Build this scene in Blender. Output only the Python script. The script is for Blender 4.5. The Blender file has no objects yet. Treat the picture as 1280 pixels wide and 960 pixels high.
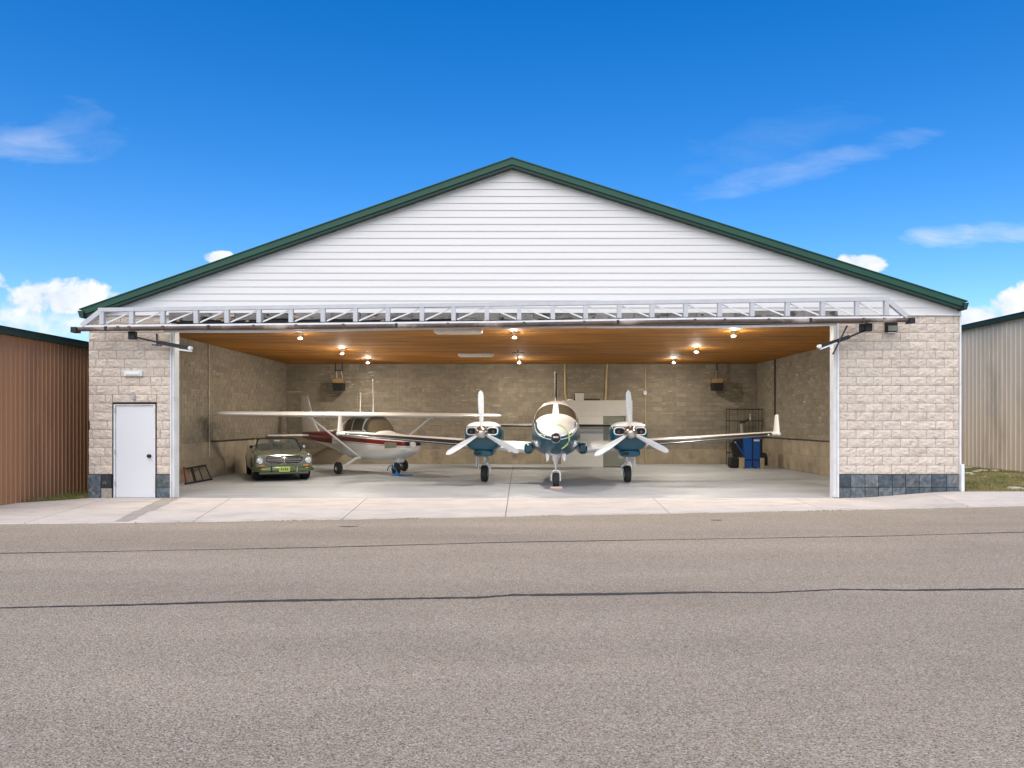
import bpy, bmesh, math, random
from math import sin, cos, pi, radians, sqrt, floor
from mathutils import Vector, Matrix
random.seed(11)
S = bpy.context.scene
C = S.collection

# ---------------------------------------------------------------- camera
F, CX, CY, EYE = 953.75, 650.0, 528.0, 1.73      # focal length and principal point in 1280x960 pixels, eye height
cam = bpy.data.objects.new('camera', bpy.data.cameras.new('camera')); C.objects.link(cam)
cam.location = (0, 0, EYE); cam.rotation_euler = (pi/2, 0, 0)
cam.data.sensor_width = 36; cam.data.lens = F/1280*36
cam.data.shift_x = -(CX-640)/1280; cam.data.shift_y = (CY-480)/1280
cam.data.clip_end = 6000; cam.data.clip_start = .1
S.camera = cam
def X(px, Y): return (px-CX)*Y/F
def Z(py, Y): return EYE-(py-CY)*Y/F
def G(px, py, z=0.0):                       # point on level ground under a pixel
    Y = (EYE-z)*F/(py-CY); return ((px-CX)*Y/F, Y)

# ---------------------------------------------------------------- sun, sky, exposure
SUN_EL, SUN_AZ = radians(50), radians(192)       # sun behind the camera, thinly veiled
sun = bpy.data.objects.new('sun', bpy.data.lights.new('sun', 'SUN')); C.objects.link(sun)
sun.data.energy = 4.0; sun.data.angle = radians(80); sun.data.color = (1, .885, .69)
sd = Vector((sin(SUN_AZ)*cos(SUN_EL), cos(SUN_AZ)*cos(SUN_EL), sin(SUN_EL)))
sun.rotation_euler = sd.to_track_quat('Z', 'Y').to_euler()
sun.location = (0, 0, 30)
S.view_settings.view_transform = 'Standard'; S.view_settings.look = 'None'
S.view_settings.exposure = 0.10; S.view_settings.gamma = 1
W = bpy.data.worlds.new('World'); S.world = W; W.use_nodes = True
wn, wl = W.node_tree.nodes, W.node_tree.links
wn.clear()
def N(nt, t, **k):
    n = nt.new(t)
    for a, v in k.items():
        if a.startswith('i_'): n.inputs[int(a[2:])].default_value = v
        else: setattr(n, a, v)
    return n
def WN(t, **k): return N(wn, t, **k)
def wmath(op, a, b=None, c=None, clamp=False):
    m = WN('ShaderNodeMath', operation=op); m.use_clamp = clamp
    for i, v in enumerate((a, b, c)):
        if v is None: continue
        if isinstance(v, (int, float)): m.inputs[i].default_value = v
        else: wl.new(v, m.inputs[i])
    return m.outputs[0]
sky = WN('ShaderNodeTexSky', sky_type='NISHITA'); sky.sun_disc = False
sky.sun_elevation = SUN_EL; sky.sun_rotation = SUN_AZ
sky.air_density = 1.0; sky.dust_density = .4; sky.ozone_density = 3.5
hs = WN('ShaderNodeHueSaturation'); hs.inputs['Hue'].default_value = .508; hs.inputs['Saturation'].default_value = 1.42; hs.inputs['Value'].default_value = 1.18
wl.new(sky.outputs[0], hs.inputs['Color'])
tc = WN('ShaderNodeTexCoord'); sp = WN('ShaderNodeSeparateXYZ'); wl.new(tc.outputs['Generated'], sp.inputs[0])
yy = wmath('MAXIMUM', sp.outputs[1], .05)
U = wmath('DIVIDE', sp.outputs[0], yy); V = wmath('DIVIDE', sp.outputs[2], yy)
fwd = wmath('GREATER_THAN', sp.outputs[1], .06)
cv = WN('ShaderNodeCombineXYZ'); wl.new(U, cv.inputs[0]); wl.new(V, cv.inputs[1])
def noise(scale, detail, stretch, rot=0, rough=.6, dist=0):
    mp = WN('ShaderNodeMapping'); wl.new(cv.outputs[0], mp.inputs[0])
    mp.inputs['Rotation'].default_value = (0, 0, rot); mp.inputs['Scale'].default_value = stretch
    n = WN('ShaderNodeTexNoise'); wl.new(mp.outputs[0], n.inputs[0])
    n.inputs['Scale'].default_value = scale; n.inputs['Detail'].default_value = detail
    n.inputs['Roughness'].default_value = rough; n.inputs['Distortion'].default_value = dist
    return n.outputs[0]
puff = noise(22, 8, (1, 1.25, 1), 0, .58, .3)
wisp = noise(9, 8, (1, 3.4, 1), -.12, .62, .6)
wisp2 = noise(9, 8, (1, 4, 1), -.26, .6, .5)
def cloud(px, py, rx, ry, rot, tex, gain, lo, cap=1.0):
    """an elliptical patch of sky (direction, size) filled with cloud from a noise"""
    u0, v0 = (px-CX)/F, (CY-py)/F; rx /= F; ry /= F
    du = wmath('SUBTRACT', U, u0); dv = wmath('SUBTRACT', V, v0)
    c, s = cos(rot), sin(rot)
    a = wmath('ADD', wmath('MULTIPLY', du, c/rx), wmath('MULTIPLY', dv, s/rx))
    b = wmath('ADD', wmath('MULTIPLY', du, -s/ry), wmath('MULTIPLY', dv, c/ry))
    r2 = wmath('ADD', wmath('MULTIPLY', a, a), wmath('MULTIPLY', b, b))
    m = wmath('SUBTRACT', 1.0, r2, clamp=False)
    d = wmath('ADD', wmath('MULTIPLY', m, .34), wmath('SUBTRACT', tex, lo))
    d = wmath('MULTIPLY', wmath('MULTIPLY', d, gain, clamp=True), wmath('MULTIPLY', wmath('ADD', m, .25, clamp=True), 4.0, clamp=True))
    return wmath('MULTIPLY', d, cap)
cl = None
for args in ((70, 372, 92, 30, .05, puff, 7, .60, 1), (30, 400, 120, 34, 0, puff, 4, .62, .8), (-60, 345, 90, 38, 0, puff, 6, .58, 1),
             (273, 322, 24, 9, 0, puff, 8, .58, 1), (1078, 329, 40, 15, -.1, puff, 8, .56, 1), (1215, 398, 60, 20, 0, puff, 5, .56, 1),
             (1290, 382, 60, 34, .2, puff, 8, .56, 1), (1390, 340, 90, 50, 0, puff, 7, .56, 1), (-260, 330, 120, 50, 0, puff, 6, .56, 1),
             (28, 180, 100, 34, -.12, wisp, 1.7, .54, .38), (1010, 208, 190, 20, .26, wisp2, 1.5, .53, .32), (960, 180, 150, 40, .26, wisp2, 1.0, .60, .14),
             (1220, 292, 110, 17, .07, wisp, 2.2, .54, .5), (90, 165, 80, 45, -.1, wisp, 1.4, .60, .22)):
    d = cloud(*args)
    cl = d if cl is None else wmath('MAXIMUM', cl, d)
cl = wmath('MULTIPLY', cl, fwd)
mix = WN('ShaderNodeMix', data_type='RGBA'); wl.new(cl, mix.inputs[0]); wl.new(hs.outputs[0], mix.inputs[6])
shade = WN('ShaderNodeValToRGB'); wl.new(puff, shade.inputs[0])
shade.color_ramp.elements[0].position = .35; shade.color_ramp.elements[0].color = (4.6, 5.2, 6.1, 1)
shade.color_ramp.elements[1].position = .62; shade.color_ramp.elements[1].color = (6.2, 6.4, 6.6, 1)
wl.new(shade.outputs[0], mix.inputs[7])
bg = WN('ShaderNodeBackground'); wl.new(mix.outputs[2], bg.inputs[0]); bg.inputs[1].default_value = .15
wo = WN('ShaderNodeOutputWorld'); wl.new(bg.outputs[0], wo.inputs[0])
S.cycles.max_bounces = 10; S.cycles.diffuse_bounces = 6

# ---------------------------------------------------------------- materials
def mat(name, col, rough=.6, metal=0, var=0, vscale=3, bump=0, bscale=40, spec=.5, objrand=0, dirt=None, detail=6, clear=0, stretch=(1, 1, 1), hue=None):
    m = bpy.data.materials.new(name); m.use_nodes = True
    nt, lk = m.node_tree.nodes, m.node_tree.links
    b = nt['Principled BSDF']
    b.inputs['Base Color'].default_value = (*col, 1); b.inputs['Roughness'].default_value = rough
    b.inputs['Metallic'].default_value = metal; b.inputs['Specular IOR Level'].default_value = spec
    b.inputs['Coat Weight'].default_value = clear; b.inputs['Coat Roughness'].default_value = .06
    tcn = nt.new('ShaderNodeTexCoord'); geo = nt.new('ShaderNodeNewGeometry')
    mp = nt.new('ShaderNodeMapping'); mp.inputs['Scale'].default_value = stretch
    lk.new(geo.outputs['Position'], mp.inputs[0])
    src = None
    if var or dirt or objrand:
        base = nt.new('ShaderNodeRGB'); base.outputs[0].default_value = (*col, 1); src = base.outputs[0]
    if objrand:
        oi = nt.new('ShaderNodeObjectInfo'); at = nt.new('ShaderNodeAttribute'); at.attribute_name = 'rnd'
        ad = nt.new('ShaderNodeMath'); ad.operation = 'ADD'; lk.new(oi.outputs['Random'], ad.inputs[0]); lk.new(at.outputs['Fac'], ad.inputs[1])
        fr = nt.new('ShaderNodeMath'); fr.operation = 'FRACT'; lk.new(ad.outputs[0], fr.inputs[0])
        mr = nt.new('ShaderNodeMapRange'); lk.new(fr.outputs[0], mr.inputs[0]); mr.inputs[3].default_value = 1-objrand; mr.inputs[4].default_value = 1+objrand
        mx = nt.new('ShaderNodeVectorMath'); mx.operation = 'SCALE'; lk.new(src, mx.inputs[0]); lk.new(mr.outputs[0], mx.inputs['Scale']); src = mx.outputs[0]
        if hue:
            m2 = nt.new('ShaderNodeMath'); m2.operation = 'MULTIPLY'; m2.inputs[1].default_value = 7.31; lk.new(fr.outputs[0], m2.inputs[0])
            f2 = nt.new('ShaderNodeMath'); f2.operation = 'FRACT'; lk.new(m2.outputs[0], f2.inputs[0])
            f3 = nt.new('ShaderNodeMath'); f3.operation = 'MULTIPLY'; f3.inputs[1].default_value = .75; lk.new(f2.outputs[0], f3.inputs[0])
            mh = nt.new('ShaderNodeMix'); mh.data_type = 'RGBA'; lk.new(f3.outputs[0], mh.inputs[0]); lk.new(src, mh.inputs[6]); mh.inputs[7].default_value = (*hue, 1); src = mh.outputs[2]
    if var:
        n = nt.new('ShaderNodeTexNoise'); n.inputs['Scale'].default_value = vscale; n.inputs['Detail'].default_value = detail; n.inputs['Roughness'].default_value = .65
        lk.new(mp.outputs[0], n.inputs[0])
        mr = nt.new('ShaderNodeMapRange'); lk.new(n.outputs[0], mr.inputs[0]); mr.inputs[1].default_value = .3; mr.inputs[2].default_value = .7
        mr.inputs[3].default_value = 1-var; mr.inputs[4].default_value = 1+var
        mx = nt.new('ShaderNodeVectorMath'); mx.operation = 'SCALE'; lk.new(src, mx.inputs[0]); lk.new(mr.outputs[0], mx.inputs['Scale']); src = mx.outputs[0]
    if dirt:
        dc, dscale, dlo, dhi = dirt[:4]
        n = nt.new('ShaderNodeTexNoise'); n.inputs['Scale'].default_value = dscale; n.inputs['Detail'].default_value = 8; n.inputs['Roughness'].default_value = .62
        mpd = nt.new('ShaderNodeMapping'); mpd.inputs['Scale'].default_value = dirt[4] if len(dirt) > 4 else (1, 1, 1)
        lk.new(geo.outputs['Position'], mpd.inputs[0]); lk.new(mpd.outputs[0], n.inputs[0])
        mr = nt.new('ShaderNodeMapRange'); lk.new(n.outputs[0], mr.inputs[0]); mr.inputs[1].default_value = dlo; mr.inputs[2].default_value = dhi
        mh = nt.new('ShaderNodeMix'); mh.data_type = 'RGBA'; lk.new(mr.outputs[0], mh.inputs[0]); lk.new(src, mh.inputs[6]); mh.inputs[7].default_value = (*dc, 1); src = mh.outputs[2]
    if src is not None: lk.new(src, b.inputs['Base Color'])
    if bump:
        n = nt.new('ShaderNodeTexNoise'); n.inputs['Scale'].default_value = bscale; n.inputs['Detail'].default_value = 6
        lk.new(mp.outputs[0], n.inputs[0])
        bp = nt.new('ShaderNodeBump'); bp.inputs['Strength'].default_value = min(1, bump); bp.inputs['Distance'].default_value = .02
        lk.new(n.outputs[0], bp.inputs['Height']); lk.new(bp.outputs[0], b.inputs['Normal'])
    return m
def nodes(m): return m.node_tree.nodes, m.node_tree.links, m.node_tree.nodes['Principled BSDF']
def mth(nt, lk, op, a, b=0.0, clamp=False):
    n = nt.new('ShaderNodeMath'); n.operation = op; n.use_clamp = clamp
    for i, v in enumerate((a, b)):
        if isinstance(v, (int, float)): n.inputs[i].default_value = v
        else: lk.new(v, n.inputs[i])
    return n.outputs[0]

M = {}
M['stone'] = mat('split_face_stone', (.60, .515, .43), .9, var=.16, vscale=14, bump=.9, bscale=26, objrand=.09, hue=(.57, .50, .43), dirt=((.38, .31, .26), 2.2, .60, .85))
M['mortar'] = mat('mortar', (.54, .48, .42), .95, var=.1, vscale=8)
M['slate'] = mat('slate_tile', (.050, .068, .085), .5, var=.6, vscale=9, bump=.7, bscale=18, objrand=.6, hue=(.14, .15, .155), dirt=((.30, .26, .20), 4, .60, .70))
M['slate_missing'] = mat('bare_mortar_bed', (.34, .30, .25), .9, var=.25, vscale=9, bump=.5)
M['cmu'] = mat('interior_block', (.225, .195, .150), .9, var=.16, vscale=5, bump=.5, bscale=60, objrand=.13, dirt=((.38, .34, .28), 1.5, .56, .78, (1, 1, 5)))
M['cmu_base'] = mat('interior_base_panel', (.30, .25, .18), .9, var=.2, vscale=2.5, bump=.3, bscale=30, objrand=.10, dirt=((.13, .11, .08), 1.3, .55, .75))
M['cmu_joint'] = mat('interior_joint', (.33, .29, .23), .95, var=.3, vscale=3)
M['efflo'] = mat('mortar_smear', (.52, .49, .43), .95, var=.3, vscale=12)
M['siding'] = mat('white_siding', (.665, .655, .635), .5, var=.03, vscale=1.2, bump=.06, bscale=5, stretch=(.2, 1, 3), dirt=((.60, .60, .60), 1.2, .58, .85, (.4, 1, 2)))
M['green'] = mat('green_metal_trim', (.005, .060, .034), .6, var=.12, vscale=2)
M['green_dark'] = mat('green_gutter_and_rake_shade', (.006, .036, .026), .6, var=.12, vscale=2)
M['brownwall'] = mat('brown_metal_panel', (.38, .19, .095), .5, var=.10, vscale=1.2, stretch=(1, 1, .15), objrand=.06, dirt=((.20, .11, .07), 1.0, .5, .8, (1, 1, .2)))
M['tanwall'] = mat('tan_metal_panel', (.78, .63, .45), .5, var=.06, vscale=1.2, stretch=(1, 1, .2), objrand=.03, dirt=((.40, .33, .23), .9, .5, .8, (1, 1, .3)))
M['wood'] = mat('wood_ceiling', (.37, .145, .004), .7, var=.42, vscale=2.0, stretch=(.25, 3.2, 1), objrand=.12, bump=.4, bscale=6, dirt=((.14, .050, .002), 1.5, .46, .68, (.22, 2.0, 1)))
M['asphalt'] = mat('weathered_asphalt', (.365, .29, .20), .92, var=.10, vscale=.5, bump=.9, bscale=55)
M['concrete'] = mat('concrete_apron', (.58, .52, .46), .85, var=.10, vscale=1.3, bump=.15, bscale=40, objrand=.03, dirt=((.40, .365, .33), 1.0, .5, .8, (1, 2.5, 1)))
M['floor'] = mat('hangar_floor', (.36, .385, .41), .48, var=.18, vscale=.7, bump=.05, bscale=10, dirt=((.45, .455, .46), .9, .45, .75, (.35, 1.6, 1)))
M['stain'] = mat('stained_concrete', (.36, .325, .285), .85, var=.12, vscale=2.5)
M['tar'] = mat('crack_sealant', (.035, .033, .032), .7, var=.3, vscale=5)
M['joint'] = mat('dark_joint', (.10, .09, .08), .9)
M['grass_soil'] = mat('grassy_soil', (.17, .15, .05), .95, var=.3, vscale=1.5, bump=.6, bscale=20, dirt=((.26, .17, .09), .9, .44, .58))
M['grass'] = mat('grass_blades', (.13, .17, .03), .8, var=.4, vscale=2.5, dirt=((.34, .25, .11), 1.0, .45, .6))
M['white'] = mat('white_paint', (.74, .73, .70), .38, var=.04, vscale=3)
M['whitemetal'] = mat('white_metal', (.70, .71, .72), .45, var=.10, vscale=6, stretch=(1, 1, .5), dirt=((.42, .38, .34), 3, .60, .8))
M['galv'] = mat('galvanized_steel', (.42, .43, .45), .42, metal=.35, var=.12, vscale=5)
M['rust'] = mat('rusty_pipe', (.085, .058, .045), .65, metal=.1, var=.5, vscale=7, stretch=(.4, 1, 1), dirt=((.36, .30, .26), 1.3, .52, .66, (.8, 1, 1)))
M['trussgrey'] = mat('truss_paint', (.47, .48, .50), .5, var=.08, vscale=5)
M['flap'] = mat('weathered_flap', (.20, .185, .17), .8, var=.3, vscale=5, objrand=.25, dirt=((.06, .055, .05), 2.3, .52, .62, (1, 1, 2)))
M['black'] = mat('black_steel', (.015, .015, .017), .45, metal=.2)
M['dark'] = mat('dark_void', (.012, .012, .013), .8)
M['beam'] = mat('weathered_header', (.15, .135, .12), .8, var=.5, vscale=2.2, dirt=((.05, .045, .04), 1.7, .48, .6, (1, 1, 2)))
M['insul'] = mat('torn_insulation', (.34, .25, .16), .9, var=.4, vscale=9)
M['planewhite'] = mat('airplane_white', (.82, .82, .82), .28, clear=.3, var=.02, vscale=2)
M['teal'] = mat('teal_paint', (.002, .060, .095), .25, clear=.3)
M['tealfade'] = M['teal']
M['silver'] = mat('polished_metal', (.72, .72, .72), .22, metal=.85, var=.08, vscale=8)
M['blade'] = mat('propeller_blade', (.76, .76, .76), .33, metal=.25, var=.08, vscale=9)
M['chromewarm'] = mat('polished_spinner', (.62, .57, .52), .16, metal=.95)
M['boot'] = mat('rubber_boot', (.012, .012, .013), .5)
M['rubber'] = mat('tyre_rubber', (.018, .018, .019), .8, bump=.3, bscale=60)
M['glass'] = mat('aircraft_glass', (.10, .085, .062), .06, spec=.8)
M['red'] = mat('dark_red_paint', (.17, .010, .014), .3, clear=.3)
M['lime'] = mat('lime_strap', (.42, .55, .16), .6)
M['carglass'] = mat('windscreen_glass', (.8, .85, .8), .02)
nt_, lk_, b_ = nodes(M['carglass']); b_.inputs['Transmission Weight'].default_value = .92; b_.inputs['IOR'].default_value = 1.05
M['cargreen'] = mat('dark_green_car_paint', (.13, .145, .085), .25, metal=.15, clear=.8, var=.05, vscale=2)
M['carbumper'] = mat('bumper_green', (.15, .19, .085), .2, metal=.7)
M['chrome'] = mat('chrome', (.75, .75, .74), .12, metal=1)
M['tansat'] = mat('tan_seat', (.12, .075, .04), .7)
M['plate'] = mat('licence_plate', (.42, .52, .11), .5)
M['platetext'] = mat('licence_plate_marks', (.03, .06, .02), .6)
M['amber'] = mat('amber_lens', (.60, .20, .06), .3)
M['lens'] = mat('headlight_lens', (.75, .77, .78), .1, metal=.5)
M['blue'] = mat('blue_plastic', (.006, .085, .36), .4, var=.1, vscale=5)
M['bluechock'] = mat('blue_rope', (.03, .22, .52), .6)
M['redpaint'] = mat('red_painted_steel', (.28, .03, .02), .5)
M['heatertan'] = mat('heater_tan', (.26, .15, .06), .6, var=.15, vscale=10)
M['cardboard'] = mat('plywood_offcut', (.40, .31, .18), .8, var=.2, vscale=8)
M['cabinet'] = mat('white_partition', (.80, .79, .75), .6, var=.05, vscale=1.5)
M['greyglass'] = mat('grey_green_glass', (.24, .25, .20), .25, var=.1, vscale=3)
M['beige'] = mat('beige_conduit', (.48, .36, .21), .6, var=.15, vscale=4)
M['chockwood'] = mat('pink_wood_chock', (.62, .45, .38), .8)
M['doorpaint'] = mat('white_steel_door', (.66, .675, .70), .4, var=.02, vscale=1)
M['rock'] = mat('pale_rock', (.45, .40, .33), .9, var=.3, vscale=9, bump=.5)
def emis(name, col, s):
    m = bpy.data.materials.new(name); m.use_nodes = True
    b = m.node_tree.nodes['Principled BSDF']; b.inputs['Base Color'].default_value = (*col, 1)
    b.inputs['Emission Color'].default_value = (*col, 1); b.inputs['Emission Strength'].default_value = s
    return m
M['bulb'] = emis('lit_bulb', (1, .91, .77), 8300)
M['tube'] = mat('fluorescent_tube', (.78, .77, .70), .4)

# asphalt: grains of pale and dark stone in a grey-pink binder
nt, lk, b = nodes(M['asphalt'])
src = b.inputs['Base Color'].links[0].from_socket
g = nt.new('ShaderNodeNewGeometry')
out = src
for sc, lo, hi, col, fac in ((95, .0, .26, (.56, .48, .40), .75), (125, .0, .24, (.085, .07, .055), .8), (230, .0, .35, (.42, .36, .29), .4)):
    v = nt.new('ShaderNodeTexVoronoi'); v.inputs['Scale'].default_value = sc; lk.new(g.outputs['Position'], v.inputs['Vector'])
    se = nt.new('ShaderNodeSeparateXYZ'); lk.new(v.outputs['Color'], se.inputs[0])
    f = mth(nt, lk, 'MULTIPLY', mth(nt, lk, 'LESS_THAN', se.outputs[0], hi), fac)
    mh = nt.new('ShaderNodeMix'); mh.data_type = 'RGBA'; lk.new(f, mh.inputs[0]); lk.new(out, mh.inputs[6]); mh.inputs[7].default_value = (*col, 1); out = mh.outputs[2]
# broad cloudy wear and tyre-polished bands along the taxiway
n = nt.new('ShaderNodeTexNoise'); n.inputs['Scale'].default_value = .45; n.inputs['Detail'].default_value = 7
mp = nt.new('ShaderNodeMapping'); mp.inputs['Scale'].default_value = (.25, 1.6, 1); lk.new(g.outputs['Position'], mp.inputs[0]); lk.new(mp.outputs[0], n.inputs[0])
mr = nt.new('ShaderNodeMapRange'); lk.new(n.outputs[0], mr.inputs[0]); mr.inputs[1].default_value = .3; mr.inputs[2].default_value = .7; mr.inputs[3].default_value = .86; mr.inputs[4].default_value = 1.10
mx = nt.new('ShaderNodeVectorMath'); mx.operation = 'SCALE'; lk.new(out, mx.inputs[0]); lk.new(mr.outputs[0], mx.inputs['Scale'])
lk.new(mx.outputs[0], b.inputs['Base Color'])

def paint(name, base, rules, rough=.28):
    """paint scheme in the object's own coordinates: rules = (coef_y, const, lo, hi, colour): colour where lo < z - (const + coef_y*y) < hi"""
    m = mat(name, base, rough, clear=.3); nt, lk, b = nodes(m)
    t = nt.new('ShaderNodeTexCoord'); s = nt.new('ShaderNodeSeparateXYZ'); lk.new(t.outputs['Object'], s.inputs[0])
    bs = nt.new('ShaderNodeRGB'); bs.outputs[0].default_value = (*base, 1); out = bs.outputs[0]
    for cy, c0, lo, hi, y0, y1, col in rules:
        d = mth(nt, lk, 'SUBTRACT', s.outputs[2], mth(nt, lk, 'ADD', mth(nt, lk, 'MULTIPLY', s.outputs[1], cy), c0))
        f = mth(nt, lk, 'MULTIPLY', mth(nt, lk, 'GREATER_THAN', d, lo), mth(nt, lk, 'LESS_THAN', d, hi))
        f = mth(nt, lk, 'MULTIPLY', f, mth(nt, lk, 'MULTIPLY', mth(nt, lk, 'GREATER_THAN', s.outputs[1], y0), mth(nt, lk, 'LESS_THAN', s.outputs[1], y1)))
        mh = nt.new('ShaderNodeMix'); mh.data_type = 'RGBA'; lk.new(f, mh.inputs[0]); lk.new(out, mh.inputs[6]); mh.inputs[7].default_value = (*col, 1); out = mh.outputs[2]
    lk.new(out, b.inputs['Base Color'])
    return m
PW, TEAL, RED = (.82, .82, .82), (.002, .060, .095), (.17, .010, .014)
NAVY = (.008, .03, .055)
M['fuselage'] = paint('twin_fuselage_paint', PW, [(.18, 1.53, -9, 0, -9, 99, TEAL), (.18, 1.47, -.02, 0, -9, 99, PW), 
                                                 (.22, 1.12, -.012, .0, -.2, 99, PW), (0, .90, -9, 0, -.2, 99, NAVY)])
M['nacelle'] = paint('twin_nacelle_paint', PW, [(0, 1.62, -9, 0, -9, 99, TEAL), (0, .96, -9, .02, -9, 99, (.006, .075, .12))])
M['cessna'] = paint('single_fuselage_paint', (.78, .77, .75), [(.03, 1.06, 0, .14, -9, 1.2, RED), (.03, .90, 0, .42, 2.3, 99, RED), (.03, 1.03, -.012, .0, -9, 99, RED), (.12, .75, .16, .42, 1.2, 2.4, RED)])

# ---------------------------------------------------------------- mesh building
class MB:
    def __init__(s): s.v = []; s.f = []
    def add(s, vs, fs):
        o = len(s.v); s.v += [tuple(v) for v in vs]; s.f += [tuple(i+o for i in f) for f in fs]; return s
    def box(s, x0, x1, y0, y1, z0, z1, mtx=None):
        vs = [Vector((x, y, z)) for z in (z0, z1) for y in (y0, y1) for x in (x0, x1)]
        if mtx: vs = [mtx @ v for v in vs]
        return s.add(vs, [(0, 2, 3, 1), (4, 5, 7, 6), (0, 1, 5, 4), (1, 3, 7, 5), (3, 2, 6, 7), (2, 0, 4, 6)])
    def cbox(s, x0, x1, y0, y1, z0, z1, c=.01, mtx=None):
        """box with chamfered edges"""
        c = min(c, (x1-x0)*.45, (y1-y0)*.45, (z1-z0)*.45)
        vs = []
        for sx in (0, 1):
            for sy in (0, 1):
                for sz in (0, 1):
                    x, y, z = (x0, x1)[sx], (y0, y1)[sy], (z0, z1)[sz]
                    ix, iy, iz = (c, -c)[sx], (c, -c)[sy], (c, -c)[sz]
                    vs += [Vector((x, y+iy, z+iz)), Vector((x+ix, y, z+iz)), Vector((x+ix, y+iy, z))]
        if mtx: vs = [mtx @ v for v in vs]
        bm = bmesh.new(); bv = [bm.verts.new(v) for v in vs]
        r = bmesh.ops.convex_hull(bm, input=bv)
        bm.verts.index_update()
        idx = {v: i for i, v in enumerate(bm.verts)}
        s.add([v.co.copy() for v in bm.verts], [tuple(idx[v] for v in f.verts) for f in bm.faces]); bm.free(); return s
    def tube(s, pts, r, seg=8, cap=True):
        pts = [Vector(p) for p in pts]; n = len(pts); rs = r if isinstance(r, (list, tuple)) else [r]*n
        ring = []
        up0 = None
        for i, p in enumerate(pts):
            d = (pts[min(i+1, n-1)]-pts[max(i-1, 0)]).normalized()
            ref = Vector((0, 0, 1)) if abs(d.z) < .9 else Vector((1, 0, 0))
            a = d.cross(ref).normalized(); b = d.cross(a)
            ring.append([p+(a*cos(2*pi*k/seg)+b*sin(2*pi*k/seg))*rs[i] for k in range(seg)])
        vs = [v for rr in ring for v in rr]; fs = []
        for i in range(n-1):
            for k in range(seg):
                a, b_ = i*seg+k, i*seg+(k+1) % seg
                fs.append((a, b_, b_+seg, a+seg))
        if cap: fs += [tuple(range(seg))[::-1], tuple(range((n-1)*seg, n*seg))]
        return s.add(vs, fs)
    def bar(s, p, q, w, h):
        """rectangular bar from p to q: w across (horizontal), h along the other way"""
        p, q = Vector(p), Vector(q); d = (q-p).normalized()
        ref = Vector((0, 1, 0)) if abs(d.y) < .9 else Vector((1, 0, 0))
        a = d.cross(ref).normalized()*(h/2); b = d.cross(a.normalized()).normalized()*(w/2)
        vs = [e+i*a+j*b for e in (p, q) for i, j in ((-1, -1), (1, -1), (1, 1), (-1, 1))]
        return s.add(vs, [(0, 1, 2, 3), (7, 6, 5, 4), (0, 4, 5, 1), (1, 5, 6, 2), (2, 6, 7, 3), (3, 7, 4, 0)])
    def lathe(s, prof, origin=(0, 0, 0), axis='y', seg=24):
        """prof = [(along, radius)]"""
        o = Vector(origin); vs = []; n = len(prof)
        for a, r in prof:
            for k in range(seg):
                c, t = cos(2*pi*k/seg)*r, sin(2*pi*k/seg)*r
                vs.append(o+Vector({'y': (c, a, t), 'x': (a, c, t), 'z': (c, t, a)}[axis]))
        fs = [(i*seg+k, i*seg+(k+1) % seg, (i+1)*seg+(k+1) % seg, (i+1)*seg+k) for i in range(n-1) for k in range(seg)]
        fs += [tuple(range(seg)), tuple(range((n-1)*seg, n*seg))[::-1]]
        return s.add(vs, fs)
    def prism(s, poly, y0, y1, plane='xz'):
        n = len(poly)
        def P(a, b, y): return {'xz': (a, y, b), 'xy': (a, b, y), 'yz': (y, a, b)}[plane]
        vs = [P(a, b, y0) for a, b in poly]+[P(a, b, y1) for a, b in poly]
        return s.add(vs, [tuple(range(n)), tuple(range(n, 2*n))[::-1]]+[(i, i+n, (i+1) % n+n, (i+1) % n) for i in range(n)])
    def grid(s, rows, closed=False):
        n, m = len(rows), len(rows[0]); vs = [v for r in rows for v in r]; fs = []
        for i in range(n-1):
            for k in range(m if closed else m-1):
                fs.append((i*m+k, i*m+(k+1) % m, (i+1)*m+(k+1) % m, (i+1)*m+k))
        return s.add(vs, fs)
    def mesh(s, name, m, smooth=True, fix=True):
        me = bpy.data.meshes.new(name); me.from_pydata(s.v, [], s.f)
        if fix:
            bm = bmesh.new(); bm.from_mesh(me); bmesh.ops.recalc_face_normals(bm, faces=bm.faces); bm.to_mesh(me); bm.free()
        if smooth: me.shade_smooth(); me.set_sharp_from_angle(angle=.65)
        me.materials.append(m); return me
    def build(s, name, m, parent=None, smooth=True, **k):
        return link(name, s.mesh(name, m, smooth, **k), parent)
def link(name, me, parent=None):
    o = bpy.data.objects.new(name, me); C.objects.link(o)
    if parent is not None: o.parent = parent
    return o
def tag(o, label=None, cat=None, group=None, kind=None):
    if label: o['label'] = label
    if cat: o['category'] = cat
    if group: o['group'] = group
    if kind: o['kind'] = kind
    return o
def thing(name, label, cat, loc=(0, 0, 0), rz=0, group=None):
    o = bpy.data.objects.new(name, None); C.objects.link(o); o.location = loc; o.rotation_euler = (0, 0, rz); o.empty_display_size = .2
    return tag(o, label, cat, group)
def copy_tree(o, parent=None):
    c = o.copy(); C.objects.link(c)
    if parent is not None: c.parent = parent
    for ch in [q for q in bpy.data.objects if q.parent == o]: copy_tree(ch, c)
    return c
def sstep(x, a, b):
    t = max(0, min(1, (x-a)/(b-a))); return t*t*(3-2*t)

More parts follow.
